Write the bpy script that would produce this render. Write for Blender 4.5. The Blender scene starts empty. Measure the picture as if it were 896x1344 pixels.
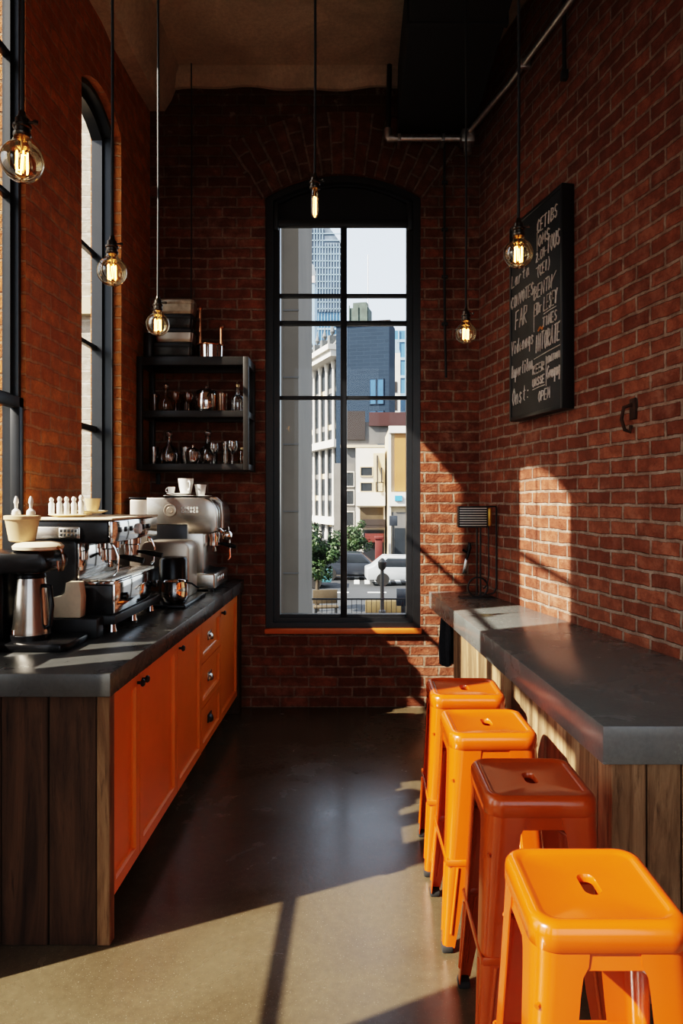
import bpy, bmesh, math, random
from mathutils import Vector, Matrix
from mathutils.geometry import tessellate_polygon
R = math.radians
PI = math.pi
random.seed(7)
COL = bpy.context.scene.collection
ORG = {}

# ------------------------------------------------------------------ camera
EYE = 1.55
F = 920.0
cam_d = bpy.data.cameras.new('camera')
cam = bpy.data.objects.new('camera', cam_d)
COL.objects.link(cam)
cam.location = (0, 0, EYE)
cam.rotation_euler = (R(90), 0, 0)
cam_d.sensor_fit = 'HORIZONTAL'
cam_d.sensor_width = 36.0
cam_d.lens = 36.0 * F / 896.0
cam_d.shift_x = -22.0 / 896.0
cam_d.shift_y = -17.0 / 896.0
cam_d.clip_end = 500
bpy.context.scene.camera = cam

# ------------------------------------------------------------------ materials
MATS = {}
def new_mat(name):
    m = bpy.data.materials.new(name)
    m.use_nodes = True
    nt = m.node_tree
    b = nt.nodes['Principled BSDF']
    MATS[name] = m
    return m, nt, b

def noise(nt, scale, detail=4, rough=0.55, vec=None):
    n = nt.nodes.new('ShaderNodeTexNoise')
    n.inputs['Scale'].default_value = scale
    n.inputs['Detail'].default_value = detail
    n.inputs['Roughness'].default_value = rough
    if vec is not None:
        nt.links.new(vec, n.inputs['Vector'])
    return n

def ramp(nt, fac, stops):
    r = nt.nodes.new('ShaderNodeValToRGB')
    el = r.color_ramp.elements
    while len(el) < len(stops):
        el.new(0.5)
    for e, (p, c) in zip(el, stops):
        e.position = p
        e.color = (c, c, c, 1) if isinstance(c, (int, float)) else (*c, 1)
    nt.links.new(fac, r.inputs['Fac'])
    return r

def mixc(nt, fac, a, b, mode='MIX'):
    m = nt.nodes.new('ShaderNodeMix')
    m.data_type = 'RGBA'
    m.blend_type = mode
    for s, v in ((m.inputs[0], fac), (m.inputs[6], a), (m.inputs[7], b)):
        if hasattr(v, 'links'):
            nt.links.new(v, s)
        elif isinstance(v, (int, float)):
            s.default_value = v
        else:
            s.default_value = (*v, 1)
    return m.outputs[2]

def math_n(nt, op, a, b=0.0):
    m = nt.nodes.new('ShaderNodeMath')
    m.operation = op
    for s, v in ((m.inputs[0], a), (m.inputs[1], b)):
        if hasattr(v, 'links'):
            nt.links.new(v, s)
        else:
            s.default_value = v
    return m.outputs[0]

def bump(nt, b, h, strength, dist=0.01):
    n = nt.nodes.new('ShaderNodeBump')
    n.inputs['Strength'].default_value = strength
    n.inputs['Distance'].default_value = dist
    nt.links.new(h, n.inputs['Height'])
    nt.links.new(n.outputs[0], b.inputs['Normal'])

def coords(nt, kind='Object', scale=(1, 1, 1)):
    t = nt.nodes.new('ShaderNodeTexCoord')
    mp = nt.nodes.new('ShaderNodeMapping')
    mp.inputs['Scale'].default_value = scale
    nt.links.new(t.outputs[kind], mp.inputs['Vector'])
    return mp.outputs[0]

def paint(name, col, rough=0.5, metal=0.0, vary=0.12, nscale=9.0, bmp=0.0, coat=0.0, spec=0.5):
    m, nt, b = new_mat(name)
    v = coords(nt)
    n = noise(nt, nscale, 5, 0.6, v)
    r = ramp(nt, n.outputs['Fac'], [(0.3, tuple(c * (1 - vary) for c in col)), (0.7, tuple(min(1, c * (1 + vary)) for c in col))])
    nt.links.new(r.outputs['Color'], b.inputs['Base Color'])
    b.inputs['Roughness'].default_value = rough
    b.inputs['Metallic'].default_value = metal
    b.inputs['Specular IOR Level'].default_value = spec
    if coat:
        b.inputs['Coat Weight'].default_value = coat
        b.inputs['Coat Roughness'].default_value = 0.08
    if bmp:
        n2 = noise(nt, nscale * 8, 4, 0.6, v)
        bump(nt, b, n2.outputs['Fac'], bmp, 0.004)
    return m

def glassy(name, tint=(1, 1, 1), rough=0.02, base=0.06, body=None, bodyw=0.0, flat=False):
    """thin clear glass: tinted see-through with mirror-like Fresnel reflection"""
    m = bpy.data.materials.new(name)
    m.use_nodes = True
    nt = m.node_tree
    nt.nodes.clear()
    out = nt.nodes.new('ShaderNodeOutputMaterial')
    tr = nt.nodes.new('ShaderNodeBsdfTransparent')
    tr.inputs[0].default_value = (*tint, 1)
    gl = nt.nodes.new('ShaderNodeBsdfGlossy')
    gl.inputs['Roughness'].default_value = rough
    lw = nt.nodes.new('ShaderNodeFresnel' if flat else 'ShaderNodeLayerWeight')
    lw.inputs[0].default_value = 1.35 if flat else 0.35
    n = noise(nt, 3.0, 2, 0.5, coords(nt))
    f = math_n(nt, 'MULTIPLY', lw.outputs[0], 0.45 if flat else 0.75)
    f = math_n(nt, 'ADD', f, base)
    f = math_n(nt, 'ADD', f, math_n(nt, 'MULTIPLY', n.outputs['Fac'], 0.004 if flat else 0.015))
    mx = nt.nodes.new('ShaderNodeMixShader')
    nt.links.new(f, mx.inputs[0])
    nt.links.new(tr.outputs[0], mx.inputs[1])
    nt.links.new(gl.outputs[0], mx.inputs[2])
    last = mx
    if body:
        df = nt.nodes.new('ShaderNodeBsdfDiffuse')
        df.inputs[0].default_value = (*body, 1)
        m2 = nt.nodes.new('ShaderNodeMixShader')
        m2.inputs[0].default_value = bodyw
        nt.links.new(mx.outputs[0], m2.inputs[1])
        nt.links.new(df.outputs[0], m2.inputs[2])
        last = m2
    nt.links.new(last.outputs[0], out.inputs[0])
    MATS[name] = m
    return m

def emit(name, col, strength):
    m, nt, b = new_mat(name)
    n = noise(nt, 40, 2, 0.5, coords(nt))
    r = ramp(nt, n.outputs['Fac'], [(0.2, tuple(c * 0.85 for c in col)), (0.8, col)])
    b.inputs['Base Color'].default_value = (*col, 1)
    nt.links.new(r.outputs['Color'], b.inputs['Emission Color'])
    b.inputs['Emission Strength'].default_value = strength
    return m

def brick(name, c1, c2, mortar, msize=0.008, bw=0.225, rh=0.079, bmp=0.6, pale=0.0, pale_col=(0.5, 0.42, 0.36),
          rough=0.85, dark_top=None, distort=0.012, spec=0.25, dirt=0.5):
    m, nt, b = new_mat(name)
    uv = nt.nodes.new('ShaderNodeTexCoord').outputs['UV']
    nd = noise(nt, 5.0, 3, 0.6, uv)
    sub = nt.nodes.new('ShaderNodeVectorMath'); sub.operation = 'SUBTRACT'
    nt.links.new(nd.outputs['Color'], sub.inputs[0]); sub.inputs[1].default_value = (0.5, 0.5, 0.5)
    sc = nt.nodes.new('ShaderNodeVectorMath'); sc.operation = 'SCALE'
    nt.links.new(sub.outputs[0], sc.inputs[0]); sc.inputs['Scale'].default_value = distort * 2
    nd2 = noise(nt, 34.0, 3, 0.6, uv)
    sub2 = nt.nodes.new('ShaderNodeVectorMath'); sub2.operation = 'SUBTRACT'
    nt.links.new(nd2.outputs['Color'], sub2.inputs[0]); sub2.inputs[1].default_value = (0.5, 0.5, 0.5)
    sc2 = nt.nodes.new('ShaderNodeVectorMath'); sc2.operation = 'SCALE'
    nt.links.new(sub2.outputs[0], sc2.inputs[0]); sc2.inputs['Scale'].default_value = distort * 0.8
    a1 = nt.nodes.new('ShaderNodeVectorMath'); nt.links.new(uv, a1.inputs[0]); nt.links.new(sc.outputs[0], a1.inputs[1])
    a2 = nt.nodes.new('ShaderNodeVectorMath'); nt.links.new(a1.outputs[0], a2.inputs[0]); nt.links.new(sc2.outputs[0], a2.inputs[1])
    br = nt.nodes.new('ShaderNodeTexBrick')
    nt.links.new(a2.outputs[0], br.inputs['Vector'])
    br.inputs['Color1'].default_value = (*c1, 1)
    br.inputs['Color2'].default_value = (*c2, 1)
    br.inputs['Mortar'].default_value = (*mortar, 1)
    br.inputs['Scale'].default_value = 1.0
    br.inputs['Mortar Size'].default_value = msize
    br.inputs['Mortar Smooth'].default_value = 0.35
    br.inputs['Bias'].default_value = 0.0
    br.inputs['Brick Width'].default_value = bw
    br.inputs['Row Height'].default_value = rh
    big = noise(nt, 1.6, 6, 0.65, uv)
    fine = noise(nt, 60.0, 5, 0.7, uv)
    mid = noise(nt, 11.0, 5, 0.65, uv)
    col = mixc(nt, ramp(nt, fine.outputs['Fac'], [(0.35, 0.0), (0.75, 0.45)]).outputs['Color'], br.outputs['Color'], tuple(c * 0.45 for c in c1))
    col = mixc(nt, ramp(nt, mid.outputs['Fac'], [(0.42, dirt), (0.62, 0.0)]).outputs['Color'], col, tuple(c * 0.5 for c in c2))
    if pale:
        pm = math_n(nt, 'MULTIPLY', ramp(nt, big.outputs['Fac'], [(0.5, 0.0), (0.68, 1.0)]).outputs['Color'],
                    ramp(nt, mid.outputs['Fac'], [(0.4, 0.0), (0.7, 1.0)]).outputs['Color'])
        pm = math_n(nt, 'MULTIPLY', pm, pale)
        col = mixc(nt, pm, col, pale_col)
    if dark_top:  # blends darker and more chipped towards the top of the wall
        z0, z1, amt = dark_top
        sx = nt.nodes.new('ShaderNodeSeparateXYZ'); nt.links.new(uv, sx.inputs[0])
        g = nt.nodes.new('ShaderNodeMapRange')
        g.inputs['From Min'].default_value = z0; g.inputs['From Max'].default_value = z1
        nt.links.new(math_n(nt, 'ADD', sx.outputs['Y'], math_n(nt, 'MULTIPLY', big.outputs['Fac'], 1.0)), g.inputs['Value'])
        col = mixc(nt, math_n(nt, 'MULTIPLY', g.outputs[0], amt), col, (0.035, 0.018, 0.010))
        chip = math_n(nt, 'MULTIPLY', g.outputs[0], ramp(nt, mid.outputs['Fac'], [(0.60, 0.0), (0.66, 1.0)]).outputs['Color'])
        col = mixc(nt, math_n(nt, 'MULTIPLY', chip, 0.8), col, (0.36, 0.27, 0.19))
    nt.links.new(col, b.inputs['Base Color'])
    b.inputs['Roughness'].default_value = rough
    b.inputs['Specular IOR Level'].default_value = spec
    h = math_n(nt, 'SUBTRACT', math_n(nt, 'MULTIPLY', fine.outputs['Fac'], 0.5), math_n(nt, 'MULTIPLY', br.outputs['Fac'], 1.0))
    h = math_n(nt, 'ADD', h, math_n(nt, 'MULTIPLY', mid.outputs['Fac'], 1.1))
    bump(nt, b, h, bmp, 0.018)
    return m

def wood(name, dark, light, rough=0.75, axis=2, bmp=0.5, sat=1.0):
    m, nt, b = new_mat(name)
    s = [14.0, 14.0, 14.0]; s[axis] = 1.1
    v = coords(nt, 'Object', tuple(s))
    geo = nt.nodes.new('ShaderNodeNewGeometry')
    off = nt.nodes.new('ShaderNodeVectorMath'); off.operation = 'ADD'
    sc = nt.nodes.new('ShaderNodeVectorMath'); sc.operation = 'SCALE'
    comb = nt.nodes.new('ShaderNodeCombineXYZ')
    for i in range(3):
        nt.links.new(geo.outputs['Random Per Island'], comb.inputs[i])
    nt.links.new(comb.outputs[0], sc.inputs[0]); sc.inputs['Scale'].default_value = 37.0
    nt.links.new(v, off.inputs[0]); nt.links.new(sc.outputs[0], off.inputs[1])
    n = noise(nt, 1.0, 8, 0.68, off.outputs[0])
    n.inputs['Distortion'].default_value = 1.2
    n2 = noise(nt, 4.0, 6, 0.7, off.outputs[0])
    r = ramp(nt, n.outputs['Fac'], [(0.32, dark), (0.5, tuple((a + c) / 2 for a, c in zip(dark, light))), (0.68, light)])
    tone = ramp(nt, geo.outputs['Random Per Island'], [(0.0, 0.55), (1.0, 1.15)])
    col = mixc(nt, 1.0, r.outputs['Color'], tone.outputs['Color'], 'MULTIPLY')
    col = mixc(nt, ramp(nt, n2.outputs['Fac'], [(0.56, 0.0), (0.7, 0.75)]).outputs['Color'], col, tuple(c * 0.3 for c in dark))
    nt.links.new(col, b.inputs['Base Color'])
    b.inputs['Roughness'].default_value = rough
    b.inputs['Specular IOR Level'].default_value = 0.25
    bump(nt, b, math_n(nt, 'ADD', n.outputs['Fac'], n2.outputs['Fac']), bmp, 0.006)
    return m

def concrete(name, a, c, rough=(0.2, 0.45), nscale=2.2, bmp=0.05, spec=0.5, speck=0.0):
    m, nt, b = new_mat(name)
    v = coords(nt)
    n = noise(nt, nscale, 8, 0.65, v)
    n.inputs['Distortion'].default_value = 0.6
    n2 = noise(nt, nscale * 22, 5, 0.7, v)
    r = ramp(nt, n.outputs['Fac'], [(0.3, a), (0.7, c)])
    col = mixc(nt, ramp(nt, n2.outputs['Fac'], [(0.35, 0.3), (0.65, 0.0)]).outputs['Color'], r.outputs['Color'], tuple(x * 0.55 for x in a))
    if speck:
        n3 = noise(nt, 190, 2, 0.5, v)
        col = mixc(nt, ramp(nt, n3.outputs['Fac'], [(0.66, 0.0), (0.72, speck)]).outputs['Color'], col, (0.5, 0.45, 0.36))
    nt.links.new(col, b.inputs['Base Color'])
    rr = ramp(nt, n.outputs['Fac'], [(0.3, rough[0]), (0.7, rough[1])])
    nt.links.new(rr.outputs['Color'], b.inputs['Roughness'])
    b.inputs['Specular IOR Level'].default_value = spec
    bump(nt, b, math_n(nt, 'ADD', n2.outputs['Fac'], n.outputs['Fac']), bmp, 0.01)
    return m

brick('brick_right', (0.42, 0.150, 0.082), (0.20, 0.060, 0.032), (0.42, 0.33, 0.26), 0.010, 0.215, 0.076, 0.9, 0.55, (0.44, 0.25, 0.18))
brick('brick_back', (0.38, 0.118, 0.055), (0.17, 0.046, 0.022), (0.38, 0.28, 0.20), 0.009, 0.215, 0.076, 1.0, 0.7, (0.42, 0.26, 0.18), dark_top=(3.9, 5.3, 0.8))
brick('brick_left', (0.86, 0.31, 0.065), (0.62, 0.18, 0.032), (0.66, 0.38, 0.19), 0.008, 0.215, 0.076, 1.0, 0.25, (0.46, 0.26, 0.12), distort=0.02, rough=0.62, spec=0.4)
brick('brick_arch', (0.26, 0.09, 0.045), (0.13, 0.04, 0.022), (0.34, 0.26, 0.19), 0.009, 0.24, 0.078, 1.0, 0.5, (0.4, 0.3, 0.2))
brick('brick_pale', (0.56, 0.48, 0.38), (0.48, 0.40, 0.31), (0.62, 0.56, 0.47), 0.012, 0.40, 0.16, 0.5, 0.2, (0.62, 0.56, 0.47))
brick('brick_blue', (0.018, 0.033, 0.056), (0.015, 0.028, 0.048), (0.028, 0.046, 0.072), 0.02, 1.2, 0.32, 0.2, 0, dirt=0.1)
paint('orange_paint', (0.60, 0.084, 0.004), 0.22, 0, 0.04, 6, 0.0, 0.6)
paint('orange_paint_shaded', (0.46, 0.075, 0.005), 0.28, 0, 0.08, 6, 0.0, 0.4)  # same stool paint with shade put into the colour
paint('orange_cabinet', (0.76, 0.235, 0.010), 0.38, 0, 0.05, 5, 0.03)
paint('orange_sill', (0.62, 0.15, 0.02), 0.5, 0, 0.1, 9, 0.1)
paint('black_metal', (0.012, 0.012, 0.013), 0.42, 0.0, 0.2, 12, 0.02)
paint('black_frame', (0.010, 0.010, 0.011), 0.35, 0.0, 0.2, 12, 0.02)
paint('shelf_metal', (0.025, 0.022, 0.020), 0.42, 0.3, 0.2, 12, 0.02)
paint('duct_black', (0.006, 0.006, 0.006), 0.75, 0.0, 0.2, 4, 0.05)
paint('black_plastic', (0.007, 0.007, 0.008), 0.25, 0, 0.15, 12, spec=0.35)
paint('rubber', (0.02, 0.018, 0.017), 0.8, 0, 0.2, 30, 0.2)
paint('cord_black', (0.014, 0.014, 0.014), 0.55, 0, 0.2, 60, 0.1)
paint('chrome', (0.82, 0.80, 0.77), 0.07, 1.0, 0.04, 6)
paint('steel', (0.50, 0.46, 0.41), 0.25, 1.0, 0.06, 14, 0.01)
paint('steel_warm', (0.46, 0.39, 0.32), 0.34, 0.9, 0.08, 12, 0.02)
paint('galvanised', (0.52, 0.50, 0.47), 0.4, 0.9, 0.2, 25, 0.05)
paint('brass', (0.42, 0.30, 0.16), 0.3, 1.0, 0.2, 30)
paint('socket_metal', (0.09, 0.075, 0.06), 0.28, 1.0, 0.3, 40)
paint('copper', (0.72, 0.33, 0.17), 0.2, 1.0, 0.1, 20)
paint('china', (0.82, 0.80, 0.76), 0.18, 0, 0.03, 8, 0, 0.3)
paint('kraft', (0.60, 0.43, 0.25), 0.75, 0, 0.08, 20, 0.05)
paint('cream_paper', (0.82, 0.68, 0.48), 0.8, 0, 0.08, 20, 0.05)
paint('board_face', (0.018, 0.018, 0.019), 0.5, 0, 0.5, 5, 0.03)
paint('chalk', (0.66, 0.60, 0.54), 0.95, 0, 0.25, 60, 0.2)
paint('chalk_orange', (0.66, 0.28, 0.08), 0.95, 0, 0.25, 60, 0.2)
paint('black_cloth', (0.035, 0.040, 0.048), 0.9, 0, 0.3, 30, 0.3)
paint('dark_tin', (0.05, 0.045, 0.04), 0.25, 0.7, 0.5, 60, 0.1)
paint('tan_tin', (0.42, 0.33, 0.23), 0.35, 0.5, 0.25, 25, 0.05)
paint('lid_dark', (0.015, 0.013, 0.012), 0.4, 0, 0.2, 20)
paint('print_white', (0.7, 0.68, 0.64), 0.5, 0, 0.1, 30)
paint('honey', (0.55, 0.22, 0.03), 0.35, 0, 0.15, 12)
paint('leather_brown', (0.22, 0.11, 0.03), 0.5, 0.2, 0.2, 20)
paint('brass_part', (0.42, 0.24, 0.05), 0.35, 0.9, 0.2, 20)
paint('rust', (0.06, 0.028, 0.016), 0.8, 0.3, 0.4, 30, 0.3)
wood('wood_dark', (0.035, 0.017, 0.009), (0.12, 0.062, 0.032))
wood('wood_edge', (0.10, 0.05, 0.022), (0.34, 0.20, 0.10))
wood('wood_reclaimed', (0.12, 0.065, 0.032), (0.50, 0.32, 0.18))
concrete('floor_concrete', (0.078, 0.055, 0.031), (0.120, 0.093, 0.056), (0.14, 0.32), 1.7, 0.05, 0.5, 0.3)
concrete('counter_concrete', (0.130, 0.136, 0.132), (0.170, 0.176, 0.168), (0.20, 0.32), 3.0, 0.02, 0.5)
concrete('slate_top', (0.052, 0.052, 0.050), (0.078, 0.077, 0.072), (0.22, 0.36), 3.0, 0.02, 0.5)
concrete('plaster', (0.50, 0.43, 0.31), (0.88, 0.81, 0.65), (0.8, 0.95), 1.8, 0.5, 0.2)
# exterior
paint('stone_white', (0.66, 0.62, 0.56), 0.85, 0, 0.08, 0.8)
paint('stone_cream', (0.54, 0.43, 0.29), 0.85, 0, 0.1, 0.8)
paint('stone_ochre', (0.36, 0.17, 0.055), 0.85, 0, 0.12, 0.8)
paint('stone_pink', (0.66, 0.56, 0.52), 0.85, 0, 0.08, 0.8)
paint('stone_grey', (0.13, 0.125, 0.12), 0.85, 0, 0.12, 0.8)
paint('concrete_taupe', (0.15, 0.125, 0.10), 0.85, 0, 0.12, 0.7)
paint('block_brown', (0.028, 0.02, 0.018), 0.85, 0, 0.12, 0.8)
paint('block_red', (0.045, 0.014, 0.013), 0.8, 0, 0.12, 0.8)
paint('mansard', (0.12, 0.125, 0.125), 0.7, 0, 0.35, 3.0)
paint('win_dark', (0.018, 0.022, 0.027), 0.35, 0, 0.4, 0.7)
paint('win_blue', (0.035, 0.10, 0.20), 0.3, 0, 0.3, 0.4)
paint('glass_tower', (0.08, 0.19, 0.32), 0.3, 0, 0.35, 0.12)
paint('lattice_grey', (0.10, 0.13, 0.17), 0.5, 0, 0.55, 0.5)
paint('tower_pale', (0.26, 0.36, 0.45), 0.5, 0, 0.15, 0.2)
paint('tank_green', (0.05, 0.07, 0.06), 0.7, 0, 0.4, 2.0)
paint('asphalt', (0.045, 0.047, 0.05), 0.8, 0, 0.2, 0.5)
paint('pavement', (0.12, 0.105, 0.09), 0.85, 0, 0.15, 0.8)
paint('road_paint', (0.7, 0.7, 0.68), 0.7, 0, 0.1, 2)
paint('awning_red', (0.11, 0.015, 0.012), 0.7, 0, 0.1, 3)
paint('sign_blue', (0.06, 0.28, 0.5), 0.5, 0, 0.1, 3)
paint('car_white', (0.40, 0.42, 0.44), 0.25, 0, 0.05, 2)
paint('car_dark', (0.03, 0.035, 0.045), 0.25, 0, 0.1, 2)
paint('car_teal', (0.12, 0.30, 0.34), 0.25, 0, 0.1, 2)
paint('bark', (0.06, 0.045, 0.03), 0.9, 0, 0.3, 6, 0.3)
paint('planter_brown', (0.08, 0.055, 0.03), 0.8, 0, 0.2, 3)
paint('yellow_band', (0.11, 0.075, 0.03), 0.7, 0, 0.2, 2)
m = paint('leaves', (0.028, 0.055, 0.014), 0.6, 0, 0.6, 2.5)
glassy('pane', (0.97, 0.985, 0.98), 0.0, 0.0, flat=True)
glassy('bulb_glass', (1.0, 0.88, 0.68), 0.03, 0.09)
glassy('clear_glass', (0.90, 0.88, 0.85), 0.04, 0.14)
glassy('cut_glass', (0.80, 0.78, 0.75), 0.10, 0.24)
glassy('amber_glass', (0.75, 0.42, 0.14), 0.05, 0.10, (0.35, 0.15, 0.03), 0.15)
glassy('brown_glass', (0.42, 0.22, 0.09), 0.05, 0.10, (0.2, 0.08, 0.02), 0.2)
emit('filament', (1.0, 0.42, 0.10), 26.0)
def M(n): return MATS[n]

# ------------------------------------------------------------------ mesh builder
class MB:
    def __init__(self):
        self.bm = bmesh.new()
        self.uv = self.bm.loops.layers.uv.new('UVMap')
    def _merge(self, t):
        me = bpy.data.meshes.new('tmp')
        t.to_mesh(me); t.free()
        self.bm.from_mesh(me)
        bpy.data.meshes.remove(me)
        return self
    def box(self, x0, x1, y0, y1, z0, z1, bev=0.0, seg=2, mat=None):
        t = bmesh.new()
        bmesh.ops.create_cube(t, size=1.0)
        for v in t.verts:
            v.co = Vector(((x0 + x1) / 2 + v.co.x * (x1 - x0), (y0 + y1) / 2 + v.co.y * (y1 - y0), (z0 + z1) / 2 + v.co.z * (z1 - z0)))
        if bev > 0:
            bmesh.ops.bevel(t, geom=list(t.edges), offset=bev, segments=seg, profile=0.5, affect='EDGES')
        if mat is not None:
            bmesh.ops.transform(t, matrix=mat, verts=t.verts)
        return self._merge(t)
    def faces(self, verts, faces, mat=None):
        vs = [self.bm.verts.new(mat @ Vector(v) if mat else Vector(v)) for v in verts]
        for f in faces:
            try: self.bm.faces.new([vs[i] for i in f])
            except ValueError: pass
        return self
    def rings(self, rings, closed=True, cap0=True, cap1=True, mat=None):
        n = len(rings[0])
        vs = [[self.bm.verts.new(mat @ Vector(p) if mat else Vector(p)) for p in r] for r in rings]
        for a, b in zip(vs[:-1], vs[1:]):
            for i in range(n if closed else n - 1):
                j = (i + 1) % n
                try: self.bm.faces.new((a[i], a[j], b[j], b[i]))
                except ValueError: pass
        if cap0: self.bm.faces.new(list(reversed(vs[0])))
        if cap1: self.bm.faces.new(vs[-1])
        return self
    def lathe(self, prof, c=(0, 0, 0), n=24, cap0=True, cap1=True, sx=1.0, sy=1.0, flute=0, fl=0.0, mat=None):
        rings = []
        for r, z in prof:
            ring = []
            for i in range(n):
                a = 2 * PI * i / n
                rr = max(r, 1e-4) * (1 + (fl * math.cos(flute * a) if flute else 0))
                ring.append((c[0] + rr * math.cos(a) * sx, c[1] + rr * math.sin(a) * sy, c[2] + z))
            rings.append(ring)
        return self.rings(rings, True, cap0, cap1, mat)
    def cyl(self, c, r, h, n=20, r2=None, mat=None):
        return self.lathe([(r, 0), (r if r2 is None else r2, h)], c, n, mat=mat)
    def tube(self, pts, r, n=8, closed=False, caps=True, radii=None):
        pts = [Vector(p) for p in pts]
        L = len(pts)
        rings = []
        up = None
        for i, p in enumerate(pts):
            if closed: d = pts[(i + 1) % L] - pts[i - 1]
            elif i == 0: d = pts[1] - pts[0]
            elif i == L - 1: d = pts[-1] - pts[-2]
            else: d = (pts[i + 1] - p).normalized() + (p - pts[i - 1]).normalized()
            if d.length < 1e-9: d = Vector((0, 0, 1))
            d.normalize()
            if up is None:
                up = Vector((0, 0, 1)) if abs(d.z) < 0.9 else Vector((1, 0, 0))
            s = d.cross(up)
            if s.length < 1e-6: s = d.orthogonal()
            s.normalize(); u = s.cross(d).normalized(); up = u
            rr = radii[i] if radii else r
            rings.append([p + (s * math.cos(2 * PI * k / n) + u * math.sin(2 * PI * k / n)) * rr for k in range(n)])
        if closed:
            rings.append(rings[0])
        return self.rings(rings, True, caps and not closed, caps and not closed)
    def prism(self, poly, axis, a, b, bev=0.0, mat=None):
        """poly: 2D points; axis 'x','y','z' is the extrusion axis from a to b"""
        def P(p, t):
            return {'x': (t, p[0], p[1]), 'y': (p[0], t, p[1]), 'z': (p[0], p[1], t)}[axis]
        t = bmesh.new()
        va = [t.verts.new(P(p, a)) for p in poly]
        vb = [t.verts.new(P(p, b)) for p in poly]
        n = len(poly)
        t.faces.new(va); t.faces.new(list(reversed(vb)))
        for i in range(n):
            j = (i + 1) % n
            t.faces.new((va[i], vb[i], vb[j], va[j]))
        bmesh.ops.recalc_face_normals(t, faces=t.faces)
        if bev > 0:
            es = [e for e in t.edges if len(e.link_faces) == 2 and e.calc_face_angle(0) > 0.6]
            bmesh.ops.bevel(t, geom=es, offset=bev, segments=2, profile=0.5, affect='EDGES')
        if mat is not None:
            bmesh.ops.transform(t, matrix=mat, verts=t.verts)
        return self._merge(t)
    def build(self, name, mat, parent=None, w=False, smooth=True, recalc=True, angle=35):
        bm = self.bm
        if w and parent is not None:
            o = ORG[parent.name]
            for v in bm.verts: v.co -= o
        if recalc:
            bmesh.ops.recalc_face_normals(bm, faces=bm.faces)
        me = bpy.data.meshes.new(name)
        bm.to_mesh(me); bm.free()
        me.materials.append(M(mat))
        if smooth:
            for p in me.polygons: p.use_smooth = True
            me.set_sharp_from_angle(angle=R(angle))
        ob = bpy.data.objects.new(name, me)
        COL.objects.link(ob)
        if parent is not None:
            ob.parent = parent
            ORG[ob.name] = ORG[parent.name]
        else:
            ORG[ob.name] = Vector((0, 0, 0))
        return ob

def tag(o, label, cat, group=None, kind=None):
    if label: o['label'] = label
    if cat: o['category'] = cat
    if group: o['group'] = group
    if kind: o['kind'] = kind
    return o

def thing(name, label, cat, loc=(0, 0, 0), rz=0.0, group=None, kind=None):
    o = bpy.data.objects.new(name, None)
    COL.objects.link(o)
    o.location = loc
    o.rotation_euler = (0, 0, rz)
    o.empty_display_size = 0.1
    ORG[o.name] = Vector(loc)
    return tag(o, label, cat, group, kind)

def single(mb, name, mat, label, cat, loc, group=None, kind=None, w=True, smooth=True):
    """a thing that is one mesh; authored in world coordinates, origin moved to its base"""
    if w:
        for v in mb.bm.verts: v.co -= Vector(loc)
    ob = mb.build(name, mat, smooth=smooth)
    ob.location = loc
    ORG[ob.name] = Vector(loc)
    return tag(ob, label, cat, group, kind)

def dup(root, loc, label, rz=None, group=None):
    r = root.copy(); COL.objects.link(r)
    r.location = loc
    if rz is not None: r.rotation_euler = (0, 0, rz)
    r['label'] = label
    if group: r['group'] = group
    for ch in list(root.children):
        c = ch.copy(); COL.objects.link(c); c.parent = r
        for g in ch.children:
            d = g.copy(); COL.objects.link(d); d.parent = c
    return r

def struct(o):
    o['kind'] = 'structure'
    return o

def arc_loop(u0, u1, z0, zs, rise, n=16):
    pts = [(u0, z0), (u1, z0), (u1, zs)]
    if rise > 0:
        half = (u1 - u0) / 2; rad = (half * half + rise * rise) / (2 * rise); cz = zs + rise - rad; cu = (u0 + u1) / 2
        a0 = math.asin(half / rad)
        for i in range(1, n):
            a = a0 - 2 * a0 * i / n
            pts.append((cu + rad * math.sin(a), cz + rad * math.cos(a)))
    pts.append((u0, zs))
    return pts

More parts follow.
